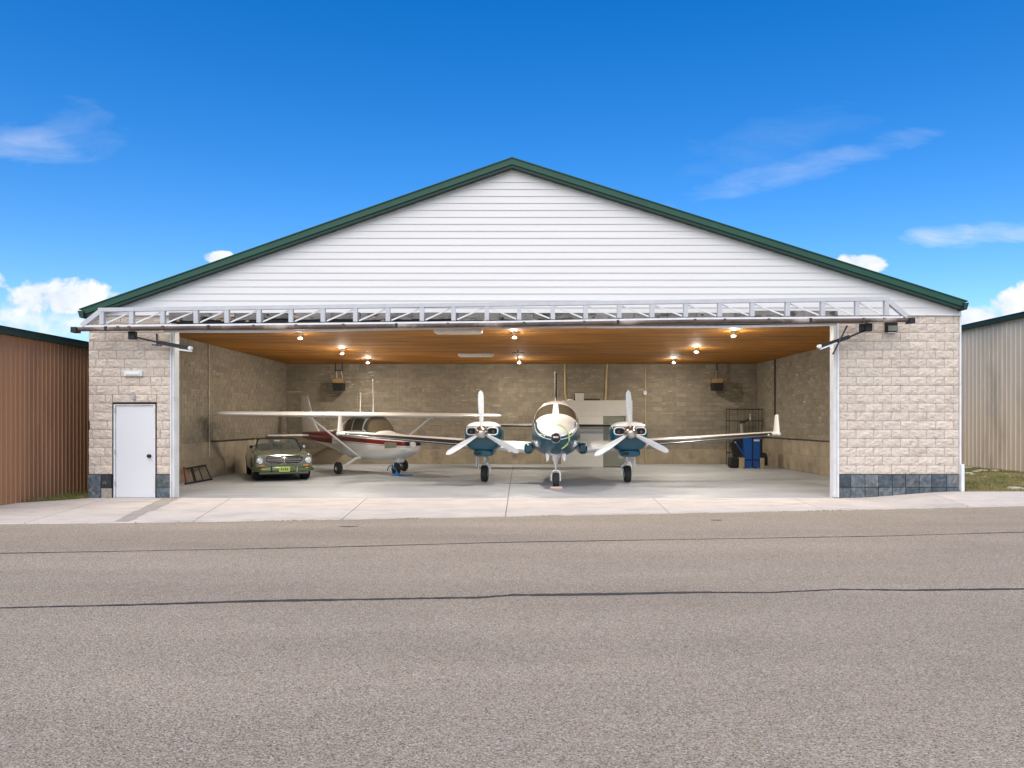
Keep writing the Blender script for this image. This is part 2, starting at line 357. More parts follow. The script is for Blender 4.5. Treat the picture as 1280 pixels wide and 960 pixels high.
# ================================================================ SETTING: ground, asphalt, concrete
FY = 17.5                                    # facade plane
BY = 31.73                                   # back wall
XL, XR = -9.69, 9.85                         # inner faces of the side walls
def hc(x, y): return .15*sstep(x, 7.4, 10.1)*sstep(y, 15.3, 17.4)        # the apron climbs gently at its right end
def hg(x, y):
    h = -.06+.20*sstep(x, 10.08, 10.5)*sstep(y, 16.2, 17.4)
    h += .06*sstep(x, 10.3, 12)*sstep(y, 19, 24)
    return h
def axis_pts(a, b, lo, hi, fine, coarse):
    r = []; x = a
    while x < b:
        r.append(x); x += fine if lo <= x < hi else coarse
    r.append(b); return r
def ground_rows(xs, ys, h): return [[(x, y, h(x, y)) for x in xs] for y in ys]
xs = [-2500, -600, -200, -80, -40, -20, -14]+[-12+.5*i for i in range(0, 4)]+[-5, 0, 5, 9, 10.05]+[10.12, 10.3, 10.5, 10.8, 11.2, 11.8, 12.5, 13.5, 14.5, 15.5, 17, 20, 40, 80, 200, 600, 2500]
ys = [-1500, -300, -60, -10, 10, 14, 15, 16, 16.2, 16.6, 17, 17.4, 18, 19, 20, 21, 22, 23, 24, 26, 28, 32, 40, 60, 120, 400, 1200, 3500]
tag(MB().grid(ground_rows(xs, ys, hg)).build('ground', M['grass_soil']), kind='structure')

edge_px = [(0, 654), (150, 652.6), (300, 650.4), (450, 648), (635, 644.6), (800, 641.6), (960, 638.4), (1050, 637), (1170, 634.2), (1280, 631.4)]
edge = [G(*p) for p in edge_px]
def edge_y(x):                                # front edge of the concrete apron
    e = edge
    if x <= e[0][0]: return e[0][1]+(x-e[0][0])*(e[1][1]-e[0][1])/(e[1][0]-e[0][0])
    for (a, b), (c, d) in zip(e, e[1:]):
        if x <= c: return b+(x-a)*(d-b)/(c-a)
    return e[-1][1]+(x-e[-1][0])*.13
AX = [-70, -40, -20, -14, -11]+[-10+.5*i for i in range(43)]+[13, 16, 22, 40, 70]
rows = []
for t in (0, .3, .6, .85, 1):
    rows.append([(x, -30+(edge_y(x)+.02+30)*t, -.02) for x in AX])
tag(MB().grid(rows).build('taxiway', M['asphalt']), kind='structure')

# sealed joints in the asphalt, laid 4 mm proud
def strip(name, pts_px, wfun, z, m, parent=None, jit=.006, n=160):
    pts = [G(*p, z) for p in pts_px]
    rs = []
    for i in range(n+1):
        t = i/n*(len(pts)-1); k = min(int(t), len(pts)-2); u = t-k
        x = pts[k][0]+(pts[k+1][0]-pts[k][0])*u; y = pts[k][1]+(pts[k+1][1]-pts[k][1])*u
        y += random.uniform(-jit, jit); w = wfun(x)*random.uniform(.7, 1.3)*(1+.25*sin(x*1.7)+.2*sin(x*.63+2))
        rs.append([(x, y-w/2, z), (x, y, z+.002), (x, y+w/2, z)])
    return tag(MB().grid(rs).build(name, m, parent), kind='structure')
def extend(p):
    (x0, y0), (x1, y1) = p[0], p[1]; (x2, y2), (x3, y3) = p[-2], p[-1]
    return [(x0-160, y0-(y1-y0)/(x1-x0)*160)]+p+[(x3+160, y3+(y3-y2)/(x3-x2)*160)]
low = [(0, 759.5), (160, 756), (320, 751), (480, 748.5), (600, 746.5), (640, 743.5), (760, 742.5), (870, 740), (960, 740.5), (1050, 736.5), (1140, 737.5), (1280, 736)]
upp = [(0, 691.5), (200, 688), (400, 684), (640, 677.5), (860, 674), (1100, 670), (1280, 665)]
strip('sealed_joint', extend(low), lambda x: .062, -.016, M['tar'])
strip('sealed_joint', extend(upp), lambda x: .036, -.016, M['tar'], jit=.004)
for px, py, w in ((435, 658, 25), (895, 650, 15)):                        # small dark patches near the apron
    x, y = G(px, py, -.016); bm = MB()
    pl = [(x+cos(a)*w/2*y/F*random.uniform(.8, 1.1), y+sin(a)*.045*random.uniform(.7, 1.2)) for a in [2*pi*k/14 for k in range(14)]]
    tag(bm.prism(pl, -.019, -.015, 'xy').build('tar_patch', M['tar']), kind='structure')

# concrete apron of slabs with open joints
apron = bpy.data.objects.new('concrete_apron', None); C.objects.link(apron); tag(apron, kind='structure')
def back_y(x): 
    if x < -9.93: return max(14.1, 17.2+(x+9.93)*.9) if x > -13.2 else 14.1
    return 17.46
joints = [(-13.0, -12.2), (-9.4, -8.6), (-6.62, -5.75), (-3.50, -3.17), (-.27, -.27), (3.05, 2.78), (6.2, 5.9), (9.3, 9.1), (12.6, 12.5), (16, 16), (20, 20)]
def joint_x(j, y): t = (17.5-y)/4.0; return j[0]+(j[1]-j[0])*t
for a, b in zip(joints, joints[1:]):
    rows = []; bot = []
    for i in range(11):
        r = []
        for k in range(9):
            u = k/8
            # iterate for the joint's lean
            y = 16.0
            for _ in range(4):
                xa, xb = joint_x(a, y)+.007, joint_x(b, y)-.007
                x = xa+(xb-xa)*u; y0, y1 = edge_y(x)+random.uniform(0, .012)*(i == 0), back_y(x)
                if y1 < y0+.2: y1 = y0+.2
                y = y0+(y1-y0)*i/10
            r.append((x, y, hc(x, y)))
        rows.append(r)
    m_ = MB().grid(rows)
    per = rows[0]+[r[-1] for r in rows[1:]]+rows[-1][-2::-1]+[r[0] for r in rows[-2:0:-1]]
    m_.grid([per, [(x, y, z-.10) for x, y, z in per]], closed=True)
    m_.build('concrete_slab', M['concrete'], apron)
# dark bed seen in the joints
tag(MB().grid([[(x, edge_y(x)+.03, hc(x, edge_y(x))-.035) for x in AX if -13 < x < 20], [(x, max(back_y(x), edge_y(x)+.2)-.02, hc(x, 17.4)-.035) for x in AX if -13 < x < 20]]).build('joint_bed', M['joint'], apron))
# stain running from the left jamb
st = [G(228, 621.5, .004), G(206, 621.5, .004), G(142, 651.5, .004), G(160, 651.5, .004)]
rs = []
for i in range(13):
    t = i/12; a, b_, c, d = st
    p = (a[0]+(d[0]-a[0])*t, a[1]+(d[1]-a[1])*t); q = (b_[0]+(c[0]-b_[0])*t, b_[1]+(c[1]-b_[1])*t)
    j = random.uniform(-.05, .05); rs.append([(p[0]+j, p[1], .004), (q[0]+j*.6, q[1], .004)])
MB().grid(rs).build('water_stain', M['stain'], apron)

# weeds and dirt at the asphalt/concrete seam
wd = MB()
for k in range(260):
    x = random.choice([random.uniform(-9, 10.4), random.gauss(-2.0, .12), random.gauss(-4.0, .3), random.gauss(.5, .2), random.gauss(6, .4)])
    y = edge_y(x)-.01; a = random.uniform(0, pi); h = random.uniform(.008, .028); w = .008
    wd.add([(x-w*cos(a), y-w*sin(a), -.02), (x+w*cos(a), y+w*sin(a), -.02), (x+random.uniform(-.02, .02), y+random.uniform(-.02, .02), -.02+h)], [(0, 1, 2)])
tag(wd.build('seam_weeds', M['grass'], smooth=False, fix=False), 'tiny dry weeds along the seam between apron and asphalt', 'weeds', kind='stuff')

# hangar floor: two pours with a joint between
hfloor = bpy.data.objects.new('hangar_floor', None); C.objects.link(hfloor); tag(hfloor, kind='structure')
fm = MB().box(XL-.02, -.285, 17.475, BY+.02, -.1, 0).mesh('concrete_slab', M['floor'], False)
link('floor_slab', fm, hfloor)
MB().box(-.27, XR+.02, 17.475, BY+.02, -.1, 0).build('floor_slab', M['floor'], hfloor, False)
MB().box(XL, XR, 17.44, BY, -.2, -.02).build('joint_bed', M['joint'], hfloor, False)

# grass blades on the two verges
def grass(name, n, region, label, hmin, hmax):
    g_ = MB()
    while len(g_.f) < n*2:
        x, y = region()
        if x is None: continue
        z = hg(x, y); a = random.uniform(0, 2*pi); h = random.uniform(hmin, hmax)*random.uniform(.6, 1.2); w = random.uniform(.004, .009)
        l = random.uniform(.2, .9)*h; b_ = random.uniform(0, 2*pi)
        px_, py_ = x+cos(b_)*l*.4, y+sin(b_)*l*.4
        g_.add([(x-w*cos(a), y-w*sin(a), z-.01), (x+w*cos(a), y+w*sin(a), z-.01), (px_+w*.6*cos(a), py_+w*.6*sin(a), z+h*.6), (px_-w*.6*cos(a), py_-w*.6*sin(a), z+h*.6), (x+cos(b_)*l, y+sin(b_)*l, z+h)], [(0, 1, 2, 3), (3, 2, 4)])
    return tag(g_.build(name, M['grass'], smooth=False, fix=False), label, 'grass', kind='stuff')
def regL():
    x, y = random.uniform(-11.2, -9.95), random.uniform(13.8, 19.5)
    if x < -10.78 or y < back_y(x)+.02 : return None, None
    if y > 18.2 and random.random() < .5: return None, None
    if random.random() > .75+.25*sin(x*3+y*2.3): return None, None
    return x, y
def regR():
    x, y = random.uniform(10.12, 15.45), random.uniform(17.42, 27)
    if sin(x*1.7+y*.9)+sin(y*1.9-x*.7+1)+random.uniform(-1, 1) > .9: return None, None
    return x, y
grass('verge_grass', 9000, regL, 'rough grass along the foot of the brown metal wall', .04, .13)
grass('verge_grass', 22000, regR, 'patchy grass on the verge below the tan metal wall', .02, .07)
rk = MB()
for k in range(26):
    if k < 18: x = random.uniform(13.2, 15.3); y = random.uniform(21.5, 25.5)
    else: x = random.uniform(11.6, 13.2); y = random.uniform(17.8, 18.6)
    r = random.uniform(.03, .13)
    bm = bmesh.new(); bmesh.ops.create_icosphere(bm, subdivisions=2, radius=r)
    for v in bm.verts: v.co *= random.uniform(.82, 1.1); v.co.z *= .40; v.co.x *= 1.5
    bm.verts.index_update()
    rk.add([v.co+Vector((x, y, hg(x, y)+.01)) for v in bm.verts], [tuple(v.index for v in f.verts) for f in bm.faces]); bm.free()
tag(rk.build('stone_rubble', M['rock'], smooth=False), 'pale stone rubble strewn in the grass verge below the tan metal wall', 'rubble', kind='stuff')

# ================================================================ HANGAR
H = thing('aircraft_hangar', 'stone-fronted hangar with white gable siding, green roof trim and raised wide door', 'hangar', (0, FY, 0))
HP = bpy.data.objects.new  # parts are built in world coordinates, then parented with the inverse of the hangar's place
def hang(o, parent=H):
    o.parent = parent
    o.matrix_parent_inverse = Matrix.Translation((0, -FY, 0)) if parent is H else Matrix.Identity(4)
    return o
PX0, PX1 = X(111, FY), X(214, FY)            # left pier
PX2, PX3 = X(1048, FY), X(1198.5, FY)        # right pier
CEIL = 4.16
ST = Z(592.5, FY)                            # top of the slate base
SB = Z(393.5, FY)                            # bottom of the siding
DX0, DX1, DZ = X(143, FY), X(193.5, FY), Z(505.5, FY)

# masonry cores
core = MB()
core.box(PX0+.03, DX0-.05, FY+.06, FY+.32, -.1, SB)
core.box(DX0-.05, DX1+.05, FY+.06, FY+.32, DZ+.05, SB)
core.box(DX1+.05, PX1-.01, FY+.06, FY+.32, -.1, SB)
lw = hang(core.build('pier_wall', M['mortar'], smooth=False))
rw = hang(MB().box(PX2+.01, PX3-.02, FY+.06, FY+.32, -.1, SB).build('pier_wall', M['mortar'], smooth=False))
# side walls and back wall (cores behind the interior blocks)
sl = hang(MB().box(XL-.26, XL-.012, FY+.33, BY+.3, -.1, 4.32).build('side_wall', M['cmu_joint'], smooth=False))
sr = hang(MB().box(XR+.012, XR+.21, FY+.33, BY+.3, -.1, 4.32).build('side_wall', M['cmu_joint'], smooth=False))
bw = hang(MB().box(XL-.01, XR+.01, BY+.012, BY+.3, -.1, 4.32).build('back_wall', M['cmu_joint'], smooth=False))

# split-faced blocks: ten rock faces shared by all blocks
def rock_mesh(seed):
    rnd = random.Random(seed); nx, nz = 8, 5
    rows = []
    ph = [rnd.uniform(0, 6.28) for _ in range(4)]; tx, tz = rnd.uniform(-.014, .014), rnd.uniform(-.012, .012)
    for j in range(nz):
        r = []
        for i in range(nx):
            u, v = i/(nx-1)*2-1, j/(nz-1)*2-1
            e = max(abs(u), abs(v))
            d = .016+.010*sin(3.1*u+ph[0]+1.5*v)*cos(2.3*v+ph[1])+.006*sin(6*u+ph[2])*sin(4*v+ph[3])+tx*u+tz*v+rnd.uniform(-.004, .004)
            if i in (0, nx-1) or j in (0, nz-1): d = rnd.uniform(.0, .008)
            r.append((u*.1975, -d, v*.0975))
        rows.append(r)
    m_ = MB().grid(rows)
    per = rows[0]+[r[-1] for r in rows[1:]]+rows[-1][-2::-1]+[r[0] for r in rows[-2:0:-1]]
    m_.grid([per, [(x, .06, z) for x, y, z in per]], closed=True)
    me = m_.mesh('split_face_block', M['stone'], smooth=False)
    return me
rocks = [rock_mesh(i) for i in range(14)]
def lay(parent, x0, x1, z, h, rng, yb=FY, L=.405, off=0.0, skip=None, rand=False):
    """a course of blocks between x0 and x1"""
    x = x0-off
    while x < x1-.02:
        l = L*(rng.choice((.62, 1, 1, 1.25)) if rand else 1)
        a, b_ = max(x, x0), min(x+l, x1)
        if x1-b_ < .09 and b_ < x1: b_ = x1
        if b_-a > .05:
            o = link('split_face_block', rng.choice(rocks)); hang(o, H)
            o.matrix_parent_inverse = Matrix.Translation((0, -FY, 0))
            o.parent = parent; o.matrix_parent_inverse = Matrix.Identity(4)
            o.location = ((a+b_)/2, yb, z+h/2-(0)); o.scale = ((b_-a-.008)/.395*rng.choice((1, -1)), rng.uniform(.8, 1.15), (h-.007)/.195)
        x += l
        if b_ >= x1: break
nr = 18; ch = (SB-ST)/nr
rng = random.Random(5)
for r in range(nr):
    lay(rw, PX2, PX3, ST+r*ch, ch, rng, off=.2 if r % 2 else 0)
    z = ST+r*ch; off = rng.uniform(0, .4)
    if z+ch <= DZ+.06:
        lay(lw, PX0, DX0-.045, z, ch, rng, off=off, rand=True); lay(lw, DX1+.045, PX1-.012, z, ch, rng, off=off, rand=True)
    elif z < DZ+.05:                          # course cut by the door head
        lay(lw, PX0, DX0-.045, z, ch, rng, off=off, rand=True); lay(lw, DX1+.045, PX1-.012, z, ch, rng, off=off, rand=True)
        lay(lw, DX0-.04, DX1+.04, DZ+.05, z+ch-DZ-.05, rng, off=0)
    else: lay(lw, PX0, PX1-.012, z, ch, rng, off=off, rand=True)
# slate tiles
def slate(parent, x0, x1, z0, z1, m=None, yo=0):
    rr = random.Random(int(x0*1000+z0*77)); d = rr.uniform(0, .012)
    b_ = MB(); g_ = .007
    rows = []
    for j in range(4):
        r = []
        for i in range(5):
            u, v = i/4, j/3; inn = 0 < i < 4 and 0 < j < 3
            r.append((x0+g_+(x1-x0-2*g_)*u, FY-.025-d-(rr.uniform(.002, .010) if inn else 0), z0+g_+(z1-z0-2*g_)*v))
        rows.append(r)
    b_.grid(rows)
    per = rows[0]+[r[-1] for r in rows[1:]]+rows[-1][-2::-1]+[r[0] for r in rows[-2:0:-1]]
    b_.grid([per, [(x, FY+.06, z) for x, y, z in per]], closed=True)
    o = b_.build('slate_tile', m or M['slate'], parent, smooth=False); return o
cols = [1048+.3, 1063, 1080.6, 1097.5, 1114.7, 1131.3, 1148.4, 1163.8, 1182.5, 1198.3]
for a, b_ in zip(cols, cols[1:]):
    slate(rw, X(a, FY), X(b_, FY), Z(609, FY), ST-.01); slate(rw, X(a, FY), X(b_, FY), -.03, Z(609, FY))
slate(lw, PX0, X(127, FY), -.03, ST-.01); slate(lw, X(127, FY), DX0-.045, ST-.32, ST-.01)
o = slate(lw, X(127, FY), DX0-.045, -.03, ST-.32, M['slate_missing']); o.name = 'mortar_patch'; o['label'] = 'bare mortar patch where a slate tile is missing'
slate(lw, DX1+.045, PX1-.012, ST-.30, ST-.01); slate(lw, DX1+.045, PX1-.012, -.03, ST-.30)

# ---- interior masonry: base panels, and blocks above; the 300 showing largest are objects, the rest one part per wall
blocks = []
def coursed(wall, along0, along1, z0, z1, length, height, fx):
    n = round((z1-z0)/height); h = (z1-z0)/n
    for r in range(n):
        a = along0-(length/2 if r % 2 else 0)
        while a < along1:
            p, q = max(a, along0), min(a+length, along1)
            if q-p > .03: blocks.append((wall, p, q, z0+r*h, z0+r*h+h))
            a += length
coursed('left', FY+.34, BY, 1.12, CEIL, .40, .20, 0)
coursed('right', FY+.34, BY, 1.12, CEIL, .40, .20, 0)
coursed('back', XL, XR, .62, CEIL, .40, .20, 0)
def proj(x, y, z): return (CX+F*x/y, CY-F*(z-EYE)/y)
def shows(bk):
    w, p, q, z0, z1 = bk
    if w == 'back': a, c = (p, BY), (q, BY)
    else: xx = XL if w == 'left' else XR; a, c = (xx, p), (xx, q)
    pa, pc = proj(a[0], a[1], z0), proj(c[0], c[1], z1)
    lo, hi = sorted((pa[0], pc[0]))
    lo, hi = max(lo, 228), min(hi, 1037)
    if hi <= lo or pc[1] < 414: return 0
    if w == 'back' and (430 < lo < 640 or 660 < lo < 790) and pa[1] > 540: return 0
    return (hi-lo)*abs(pa[1]-pc[1])
blocks.sort(key=shows, reverse=True)
def unit_block(m):
    b_ = MB(); c = .012
    vs = [(-.5, 0, -.5), (.5, 0, -.5), (.5, 0, .5), (-.5, 0, .5)]
    f = [(-.5+.008, -1, -.5+.016), (.5-.008, -1, -.5+.016), (.5-.008, -1, .5-.016), (-.5+.008, -1, .5-.016)]
    b_.add(vs+f, [(4, 5, 6, 7), (0, 1, 5, 4), (1, 2, 6, 5), (2, 3, 7, 6), (3, 0, 4, 7)]); return b_.mesh('masonry_block', m, False)
ub = unit_block(M['cmu']); walls = {'left': sl, 'right': sr, 'back': bw}
def place_block(me, bk, nm='masonry_block'):
    w, p, q, z0, z1 = bk
    o = link(nm, me, walls[w]); o.scale = (q-p-.008, .012+random.uniform(-.001, .002), z1-z0-.006)
    if w == 'back': o.location = ((p+q)/2, BY+.012, (z0+z1)/2)
    elif w == 'left': o.location = (XL-.012, (p+q)/2, (z0+z1)/2); o.rotation_euler = (0, 0, pi/2)
    else: o.location = (XR+.012, (p+q)/2, (z0+z1)/2); o.rotation_euler = (0, 0, -pi/2)
for bk in blocks[:290]: place_block(ub, bk)
rest = {'left': MB(), 'right': MB(), 'back': MB()}; rv = {'left': [], 'right': [], 'back': []}
for w, p, q, z0, z1 in blocks[290:]:
    p += .004; q -= .004; z0 += .003; z1 -= .003; c = .005; d = .012+random.uniform(-.001, .002)
    def pt(a, dd, z):
        return (a, BY+.012-dd, z) if w == 'back' else ((XL-.012+dd, a, z) if w == 'left' else (XR+.012-dd, a, z))
    rest[w].add([pt(p, 0, z0), pt(q, 0, z0), pt(q, 0, z1), pt(p, 0, z1), pt(p+c, d, z0+c), pt(q-c, d, z0+c), pt(q-c, d, z1-c), pt(p+c, d, z1-c)],
                [(4, 5, 6, 7), (0, 1, 5, 4), (1, 2, 6, 5), (2, 3, 7, 6), (3, 0, 4, 7)])
    rv[w] += [random.random()]*5
for w in rest:
    me = MB.mesh(rest[w], 'masonry_blocks', M['cmu'], False, fix=False)
    bm = bmesh.new(); bm.from_mesh(me); bmesh.ops.recalc_face_normals(bm, faces=bm.faces); bm.to_mesh(me); bm.free()
    at = me.attributes.new('rnd', 'FLOAT', 'FACE')
    at.data.foreach_set('value', rv[w])
    o = link('masonry_blocks', me, walls[w]); o['kind'] = 'stuff'
ubase = unit_block(M['cmu_base'])
base = []
a = XL
while a < XR: base.append(('back', a, min(a+.62, XR), 0, .62)); a += .62
for w in ('left', 'right'):
    a = FY+.34
    while a < BY: base.append((w, a, min(a+.9, BY), 0, .60)); base.append((w, a, min(a+.9, BY), .60, 1.12)) if random.random() < 2 else 0; a += .9
for bk in base: place_block(ubase, bk, 'base_panel')
# dried mortar smears on the back and right walls: thin raised dabs
sm = MB()
def smear(w, a, z, l, h):
    n = 9; vs = []
    for k in range(n):
        t = 2*pi*k/n; r = random.uniform(.5, 1.1); u, v = a+cos(t)*l/2*r, z+sin(t)*h/2*r
        vs.append((u, BY-.004, v) if w == 'back' else (XR-.004, u, v) if w == 'right' else (XL+.004, u, v))
    c_ = (a, BY-.009, z) if w == 'back' else (XR-.009, a, z) if w == 'right' else (XL+.009, a, z)
    sm.add(vs+[c_], [(k, (k+1) % n, n) for k in range(n)])
for cx_, cz_, n_, sx_, sz_ in ((X(455, BY), 3.35, 26, 1.2, .45), (X(690+40, BY), 3.55, 16, .8, .35), (X(600, BY), 2.9, 16, 1.8, .4), (X(835, BY), 3.3, 14, 1.1, .4), (X(920, BY), 3.05, 34, .8, .5), (X(540, BY), 3.1, 10, 1, .3)):
    for k in range(n_):
        smear('back', cx_+random.gauss(0, sx_*.6), cz_+random.gauss(0, sz_*.6), random.choice((.05, .10, .22, .34))*random.uniform(.6, 1.2), random.uniform(.012, .035))
for k in range(110): smear('back', random.uniform(XL+.4, XR-.4), random.choice((random.uniform(2.2, 4.0), round(random.uniform(1.4, 3.9)/.2)*.2)), random.choice((.06, .14, .3))*random.uniform(.6, 1.2), random.uniform(.008, .02))
for k in range(46): smear('right', random.uniform(25, 31), random.uniform(2.1, 3.9), random.uniform(.06, .35), random.uniform(.012, .035))
for k in range(16): smear('left', random.uniform(22, 30), random.uniform(2.1, 3.9), random.uniform(.05, .25), random.uniform(.012, .03))
o = sm.build('mortar_smears', M['efflo'], bw, smooth=False); o['kind'] = 'stuff'

# ---- ceiling of wood panels, 1.2 m wide boards butted
cpy = FY+.36; k = 0
while cpy < BY:
    y1 = min(cpy+1.22, BY)
    hang(MB().cbox(XL+.004, XR-.004, cpy+.003, y1-.003, CEIL+random.uniform(0, .003), CEIL+.03, .004).build('ceiling_panel', M['wood'], smooth=False)); cpy = y1
hang(MB().box(XL-.012, XR+.012, FY+.33, BY+.012, CEIL+.032, CEIL+.16).build('ceiling_deck', M['beam'], smooth=False))
# header over the opening with torn insulation
hb = MB().box(PX1-.1, PX2+.1, FY+.30, FY+.355, 4.0, SB+.1)
hb.box(PX1-.1, PX2+.1, FY+.10, FY+.30, SB-.075, SB-.015)
hd = hang(hb.build('door_header', M['beam'], smooth=False))
hang(MB().box(PX1, PX2, FY+.27, FY+.297, 4.0, 4.055).build('seal_strip', M['dark'], smooth=False))
for k in range(60):
    x = random.uniform(PX1+.2, PX2-.2); z = random.uniform(4.03, 4.10); s_ = random.uniform(.02, .06)
    bm = bmesh.new(); bmesh.ops.create_icosphere(bm, subdivisions=1, radius=s_)
    for v in bm.verts: v.co = v.co*random.uniform(.6, 1.3); v.co.x *= random.uniform(1, 2.5)
    for v in bm.verts: v.co += Vector((x, FY+.27, z))
    me = bpy.data.meshes.new('insulation_scrap'); bm.to_mesh(me); bm.free(); me.materials.append(M[random.choice(('insul', 'black', 'galv'))])
    hang(link('insulation_scrap', me), H)

fr_ = random.Random(8); x = PX1-.02; k = 0
while x < PX2-.15:                            # weathered flaps hanging over the head of the opening
    w = min(fr_.uniform(.62, 1.25), PX2-.05-x); zt_ = Z(391.3-2.6*sstep(x, 2, 6.5), FY-.09)+fr_.uniform(-.012, .012); zb_ = 4.085+fr_.uniform(-.03, .02)
    b_ = MB().prism([(x+.006, zt_), (x+w*.5, zt_+fr_.uniform(-.012, .012)), (x+w-.006, zt_+fr_.uniform(-.008, .008)), (x+w-.006, zb_), (x+w*.6, zb_+fr_.uniform(-.03, .03)), (x+.006, zb_+fr_.uniform(-.02, .02))], FY-.095-.008*(k % 2), FY-.075)
    hang(b_.build('flap_panel', M['flap'], smooth=False)); x += w; k += 1
hang(MB().box(PX1, PX2-.06, FY-.07, FY-.063, 4.0, 4.23).build('flap_backing', M['dark'], smooth=False))
for k in range(46):
    x = fr_.uniform(PX1+.2, PX2-.3); z = fr_.choice((fr_.uniform(4.03, 4.08), fr_.uniform(4.1, 4.2))); s_ = fr_.uniform(.012, .032)
    bm = bmesh.new(); bmesh.ops.create_icosphere(bm, subdivisions=1, radius=s_)
    for v in bm.verts: v.co = v.co*fr_.uniform(.6, 1.3); v.co.x *= fr_.uniform(1, 3)
    for v in bm.verts: v.co += Vector((x, FY-.115, z))
    me = bpy.data.meshes.new('insulation_scrap'); bm.to_mesh(me); bm.free(); me.materials.append(M[fr_.choice(('insul', 'dark', 'cardboard'))])
    hang(link('insulation_scrap', me), H)

# ---- gable siding
AXc, AZ = X(640, 17.28), Z(198, 17.28)
EL, ELZ = X(102.5, 17.28), Z(386.5, 17.28)
ER, ERZ = X(1206, 17.28), Z(376.5, 17.28)
def roof_z(x): return AZ+(x-AXc)*((AZ-ELZ)/(AXc-EL)) if x < AXc else AZ-(x-AXc)*((AZ-ERZ)/(ER-AXc))
sLf, sRf = (AZ-ELZ)/(AXc-EL), (AZ-ERZ)/(ER-AXc)
DROP = .188
def xl(z): return max(PX0-.03, AXc-(AZ-DROP-z)/sLf)
def xr(z): return min(PX3+.03, AXc+(AZ-DROP-z)/sRf)
LAP = .1595
z = SB
while z < AZ-DROP-.03:
    zt = min(z+LAP, AZ-DROP-.002)
    zz = [z]
    for brk in (AZ-DROP-sLf*(AXc-PX0+.03), AZ-DROP-sRf*(PX3+.03-AXc)):
        if z < brk < zt: zz.append(brk)
    zz.append(zt); zz.sort()
    left = [(xl(q), q) for q in zz]; right = [(xr(q), q) for q in zz]
    poly = left+right[::-1]
    def yf(q): return FY-.036+(q-z)/LAP*.017
    n = len(poly); b_ = MB()
    fr = [(a, yf(q), q) for a, q in poly]; bk_ = [(a, FY+.02, q) for a, q in poly]
    b_.add(fr+bk_, [tuple(range(n)), tuple(range(n, 2*n))[::-1]]+[(i, i+n, (i+1) % n+n, (i+1) % n) for i in range(n)])
    hang(b_.build('siding_board', M['siding'], smooth=False)); z += LAP
hang(MB().prism([(PX0, SB+.01), (PX3, SB+.01), (PX3, roof_z(PX3)-.24), (AXc, AZ-.24), (PX0, roof_z(PX0)-.24)], FY+.022, FY+.3).build('gable_wall', M['mortar'], smooth=False))
# metal lip under the siding
hang(MB().box(PX0-.035, PX3+.035, FY-.062, FY+.05, SB-.022, SB-.002).build('siding_lip', M['whitemetal'], smooth=False))
# rake trim, lower lip darkened to paint in the soffit shade, roof
def rake(y0, y1, top, drop, name, m, ext=0.0):
    l = [(EL-ext, roof_z(EL)-top-ext*sLf), (AXc, AZ-top), (ER+ext, roof_z(ER)-top-ext*sRf)]
    hang(MB().prism([l[0], l[1], (AXc, AZ-top-drop), (l[0][0], l[0][1]-drop)], y0, y1).build(name, m, smooth=False))
    hang(MB().prism([l[1], l[2], (l[2][0], l[2][1]-drop), (AXc, AZ-top-drop)], y0, y1).build(name, m, smooth=False))
rake(17.26, 17.29, 0, .135, 'rake_trim', M['green'])
rake(17.291, 17.35, .12, .075, 'rake_shade_lip', M['green_dark'])
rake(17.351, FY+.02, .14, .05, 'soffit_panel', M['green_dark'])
rake(17.24, 32.2, -.022, .02, 'roof_sheet', M['green'], ext=.05)
rake(17.36, 32.1, .01, .14, 'roof_deck', M['beam'], ext=-.05)
for (ex, ez, sx) in ((EL, ELZ, -1), (ER, ERZ, 1)):        # gutters along the eaves
    y0, y1 = 17.20, 32.2
    a, b_ = (ex-.055, ex+.07) if sx < 0 else (ex-.06, ex+.05)
    zt = ez-.045; zb = ez-.20
    pl = [(a, zt), (b_, zt), (b_, zb), (a+.045, zb)] if sx < 0 else [(a, zt), (b_, zt), (b_-.045, zb), (a, zb)]
    hang(MB().prism(pl, y0, y1).build('gutter', M['green_dark'], smooth=False))
# corner trim and downspout at the right
hang(MB().cbox(PX3+.005, PX3+.045, FY-.03, FY+.06, Z(613, FY), SB+.3, .006).build('corner_trim', M['whitemetal'], smooth=False))
hang(MB().cbox(PX3+.01, PX3+.085, FY-.09, FY-.034, Z(613, FY)-.02, Z(580, FY), .008).build('downspout', M['whitemetal'], smooth=False))
# jambs of the big opening
JB = {}
for (a, b_, s_) in ((213.5, 219.0, 1), (1043.0, 1048, -1)):
    x0, x1 = X(a, FY), X(b_, FY); w = x1-x0
    j = MB().cbox(x0, x1, FY-.03, FY+.21, -.02, 4.0, .006)
    jo = hang(j.build('door_jamb', M['whitemetal'], smooth=False))
    j = MB()
    if s_ > 0:
        j.cbox(x0+w*.08, x0+w*.42, FY-.075, FY-.031, 0, 4.0, .012); j.cbox(x0+w*.62, x0+w*.92, FY-.055, FY-.031, 0, 4.0, .008)
    else:
        j.cbox(x0+w*.45, x0+w*.92, FY-.075, FY-.031, 0, 4.0, .012); j.cbox(x0+w*.06, x0+w*.28, FY-.05, FY-.031, 0, 4.0, .008)
    j.build('channel', M['whitemetal'], jo, smooth=False)
    MB().box(x0-.012 if s_ > 0 else x0-.022, x0-.002, FY-.015, FY+.2, 0, 4.0).build('seal_strip', M['black'] if s_ > 0 else M['whitemetal'], jo, smooth=False)
    MB().cbox(x0-.03, x1+.03, FY-.10, FY+.05, 0, .012, .003).build('base_plate', M['rust'], jo, smooth=False)
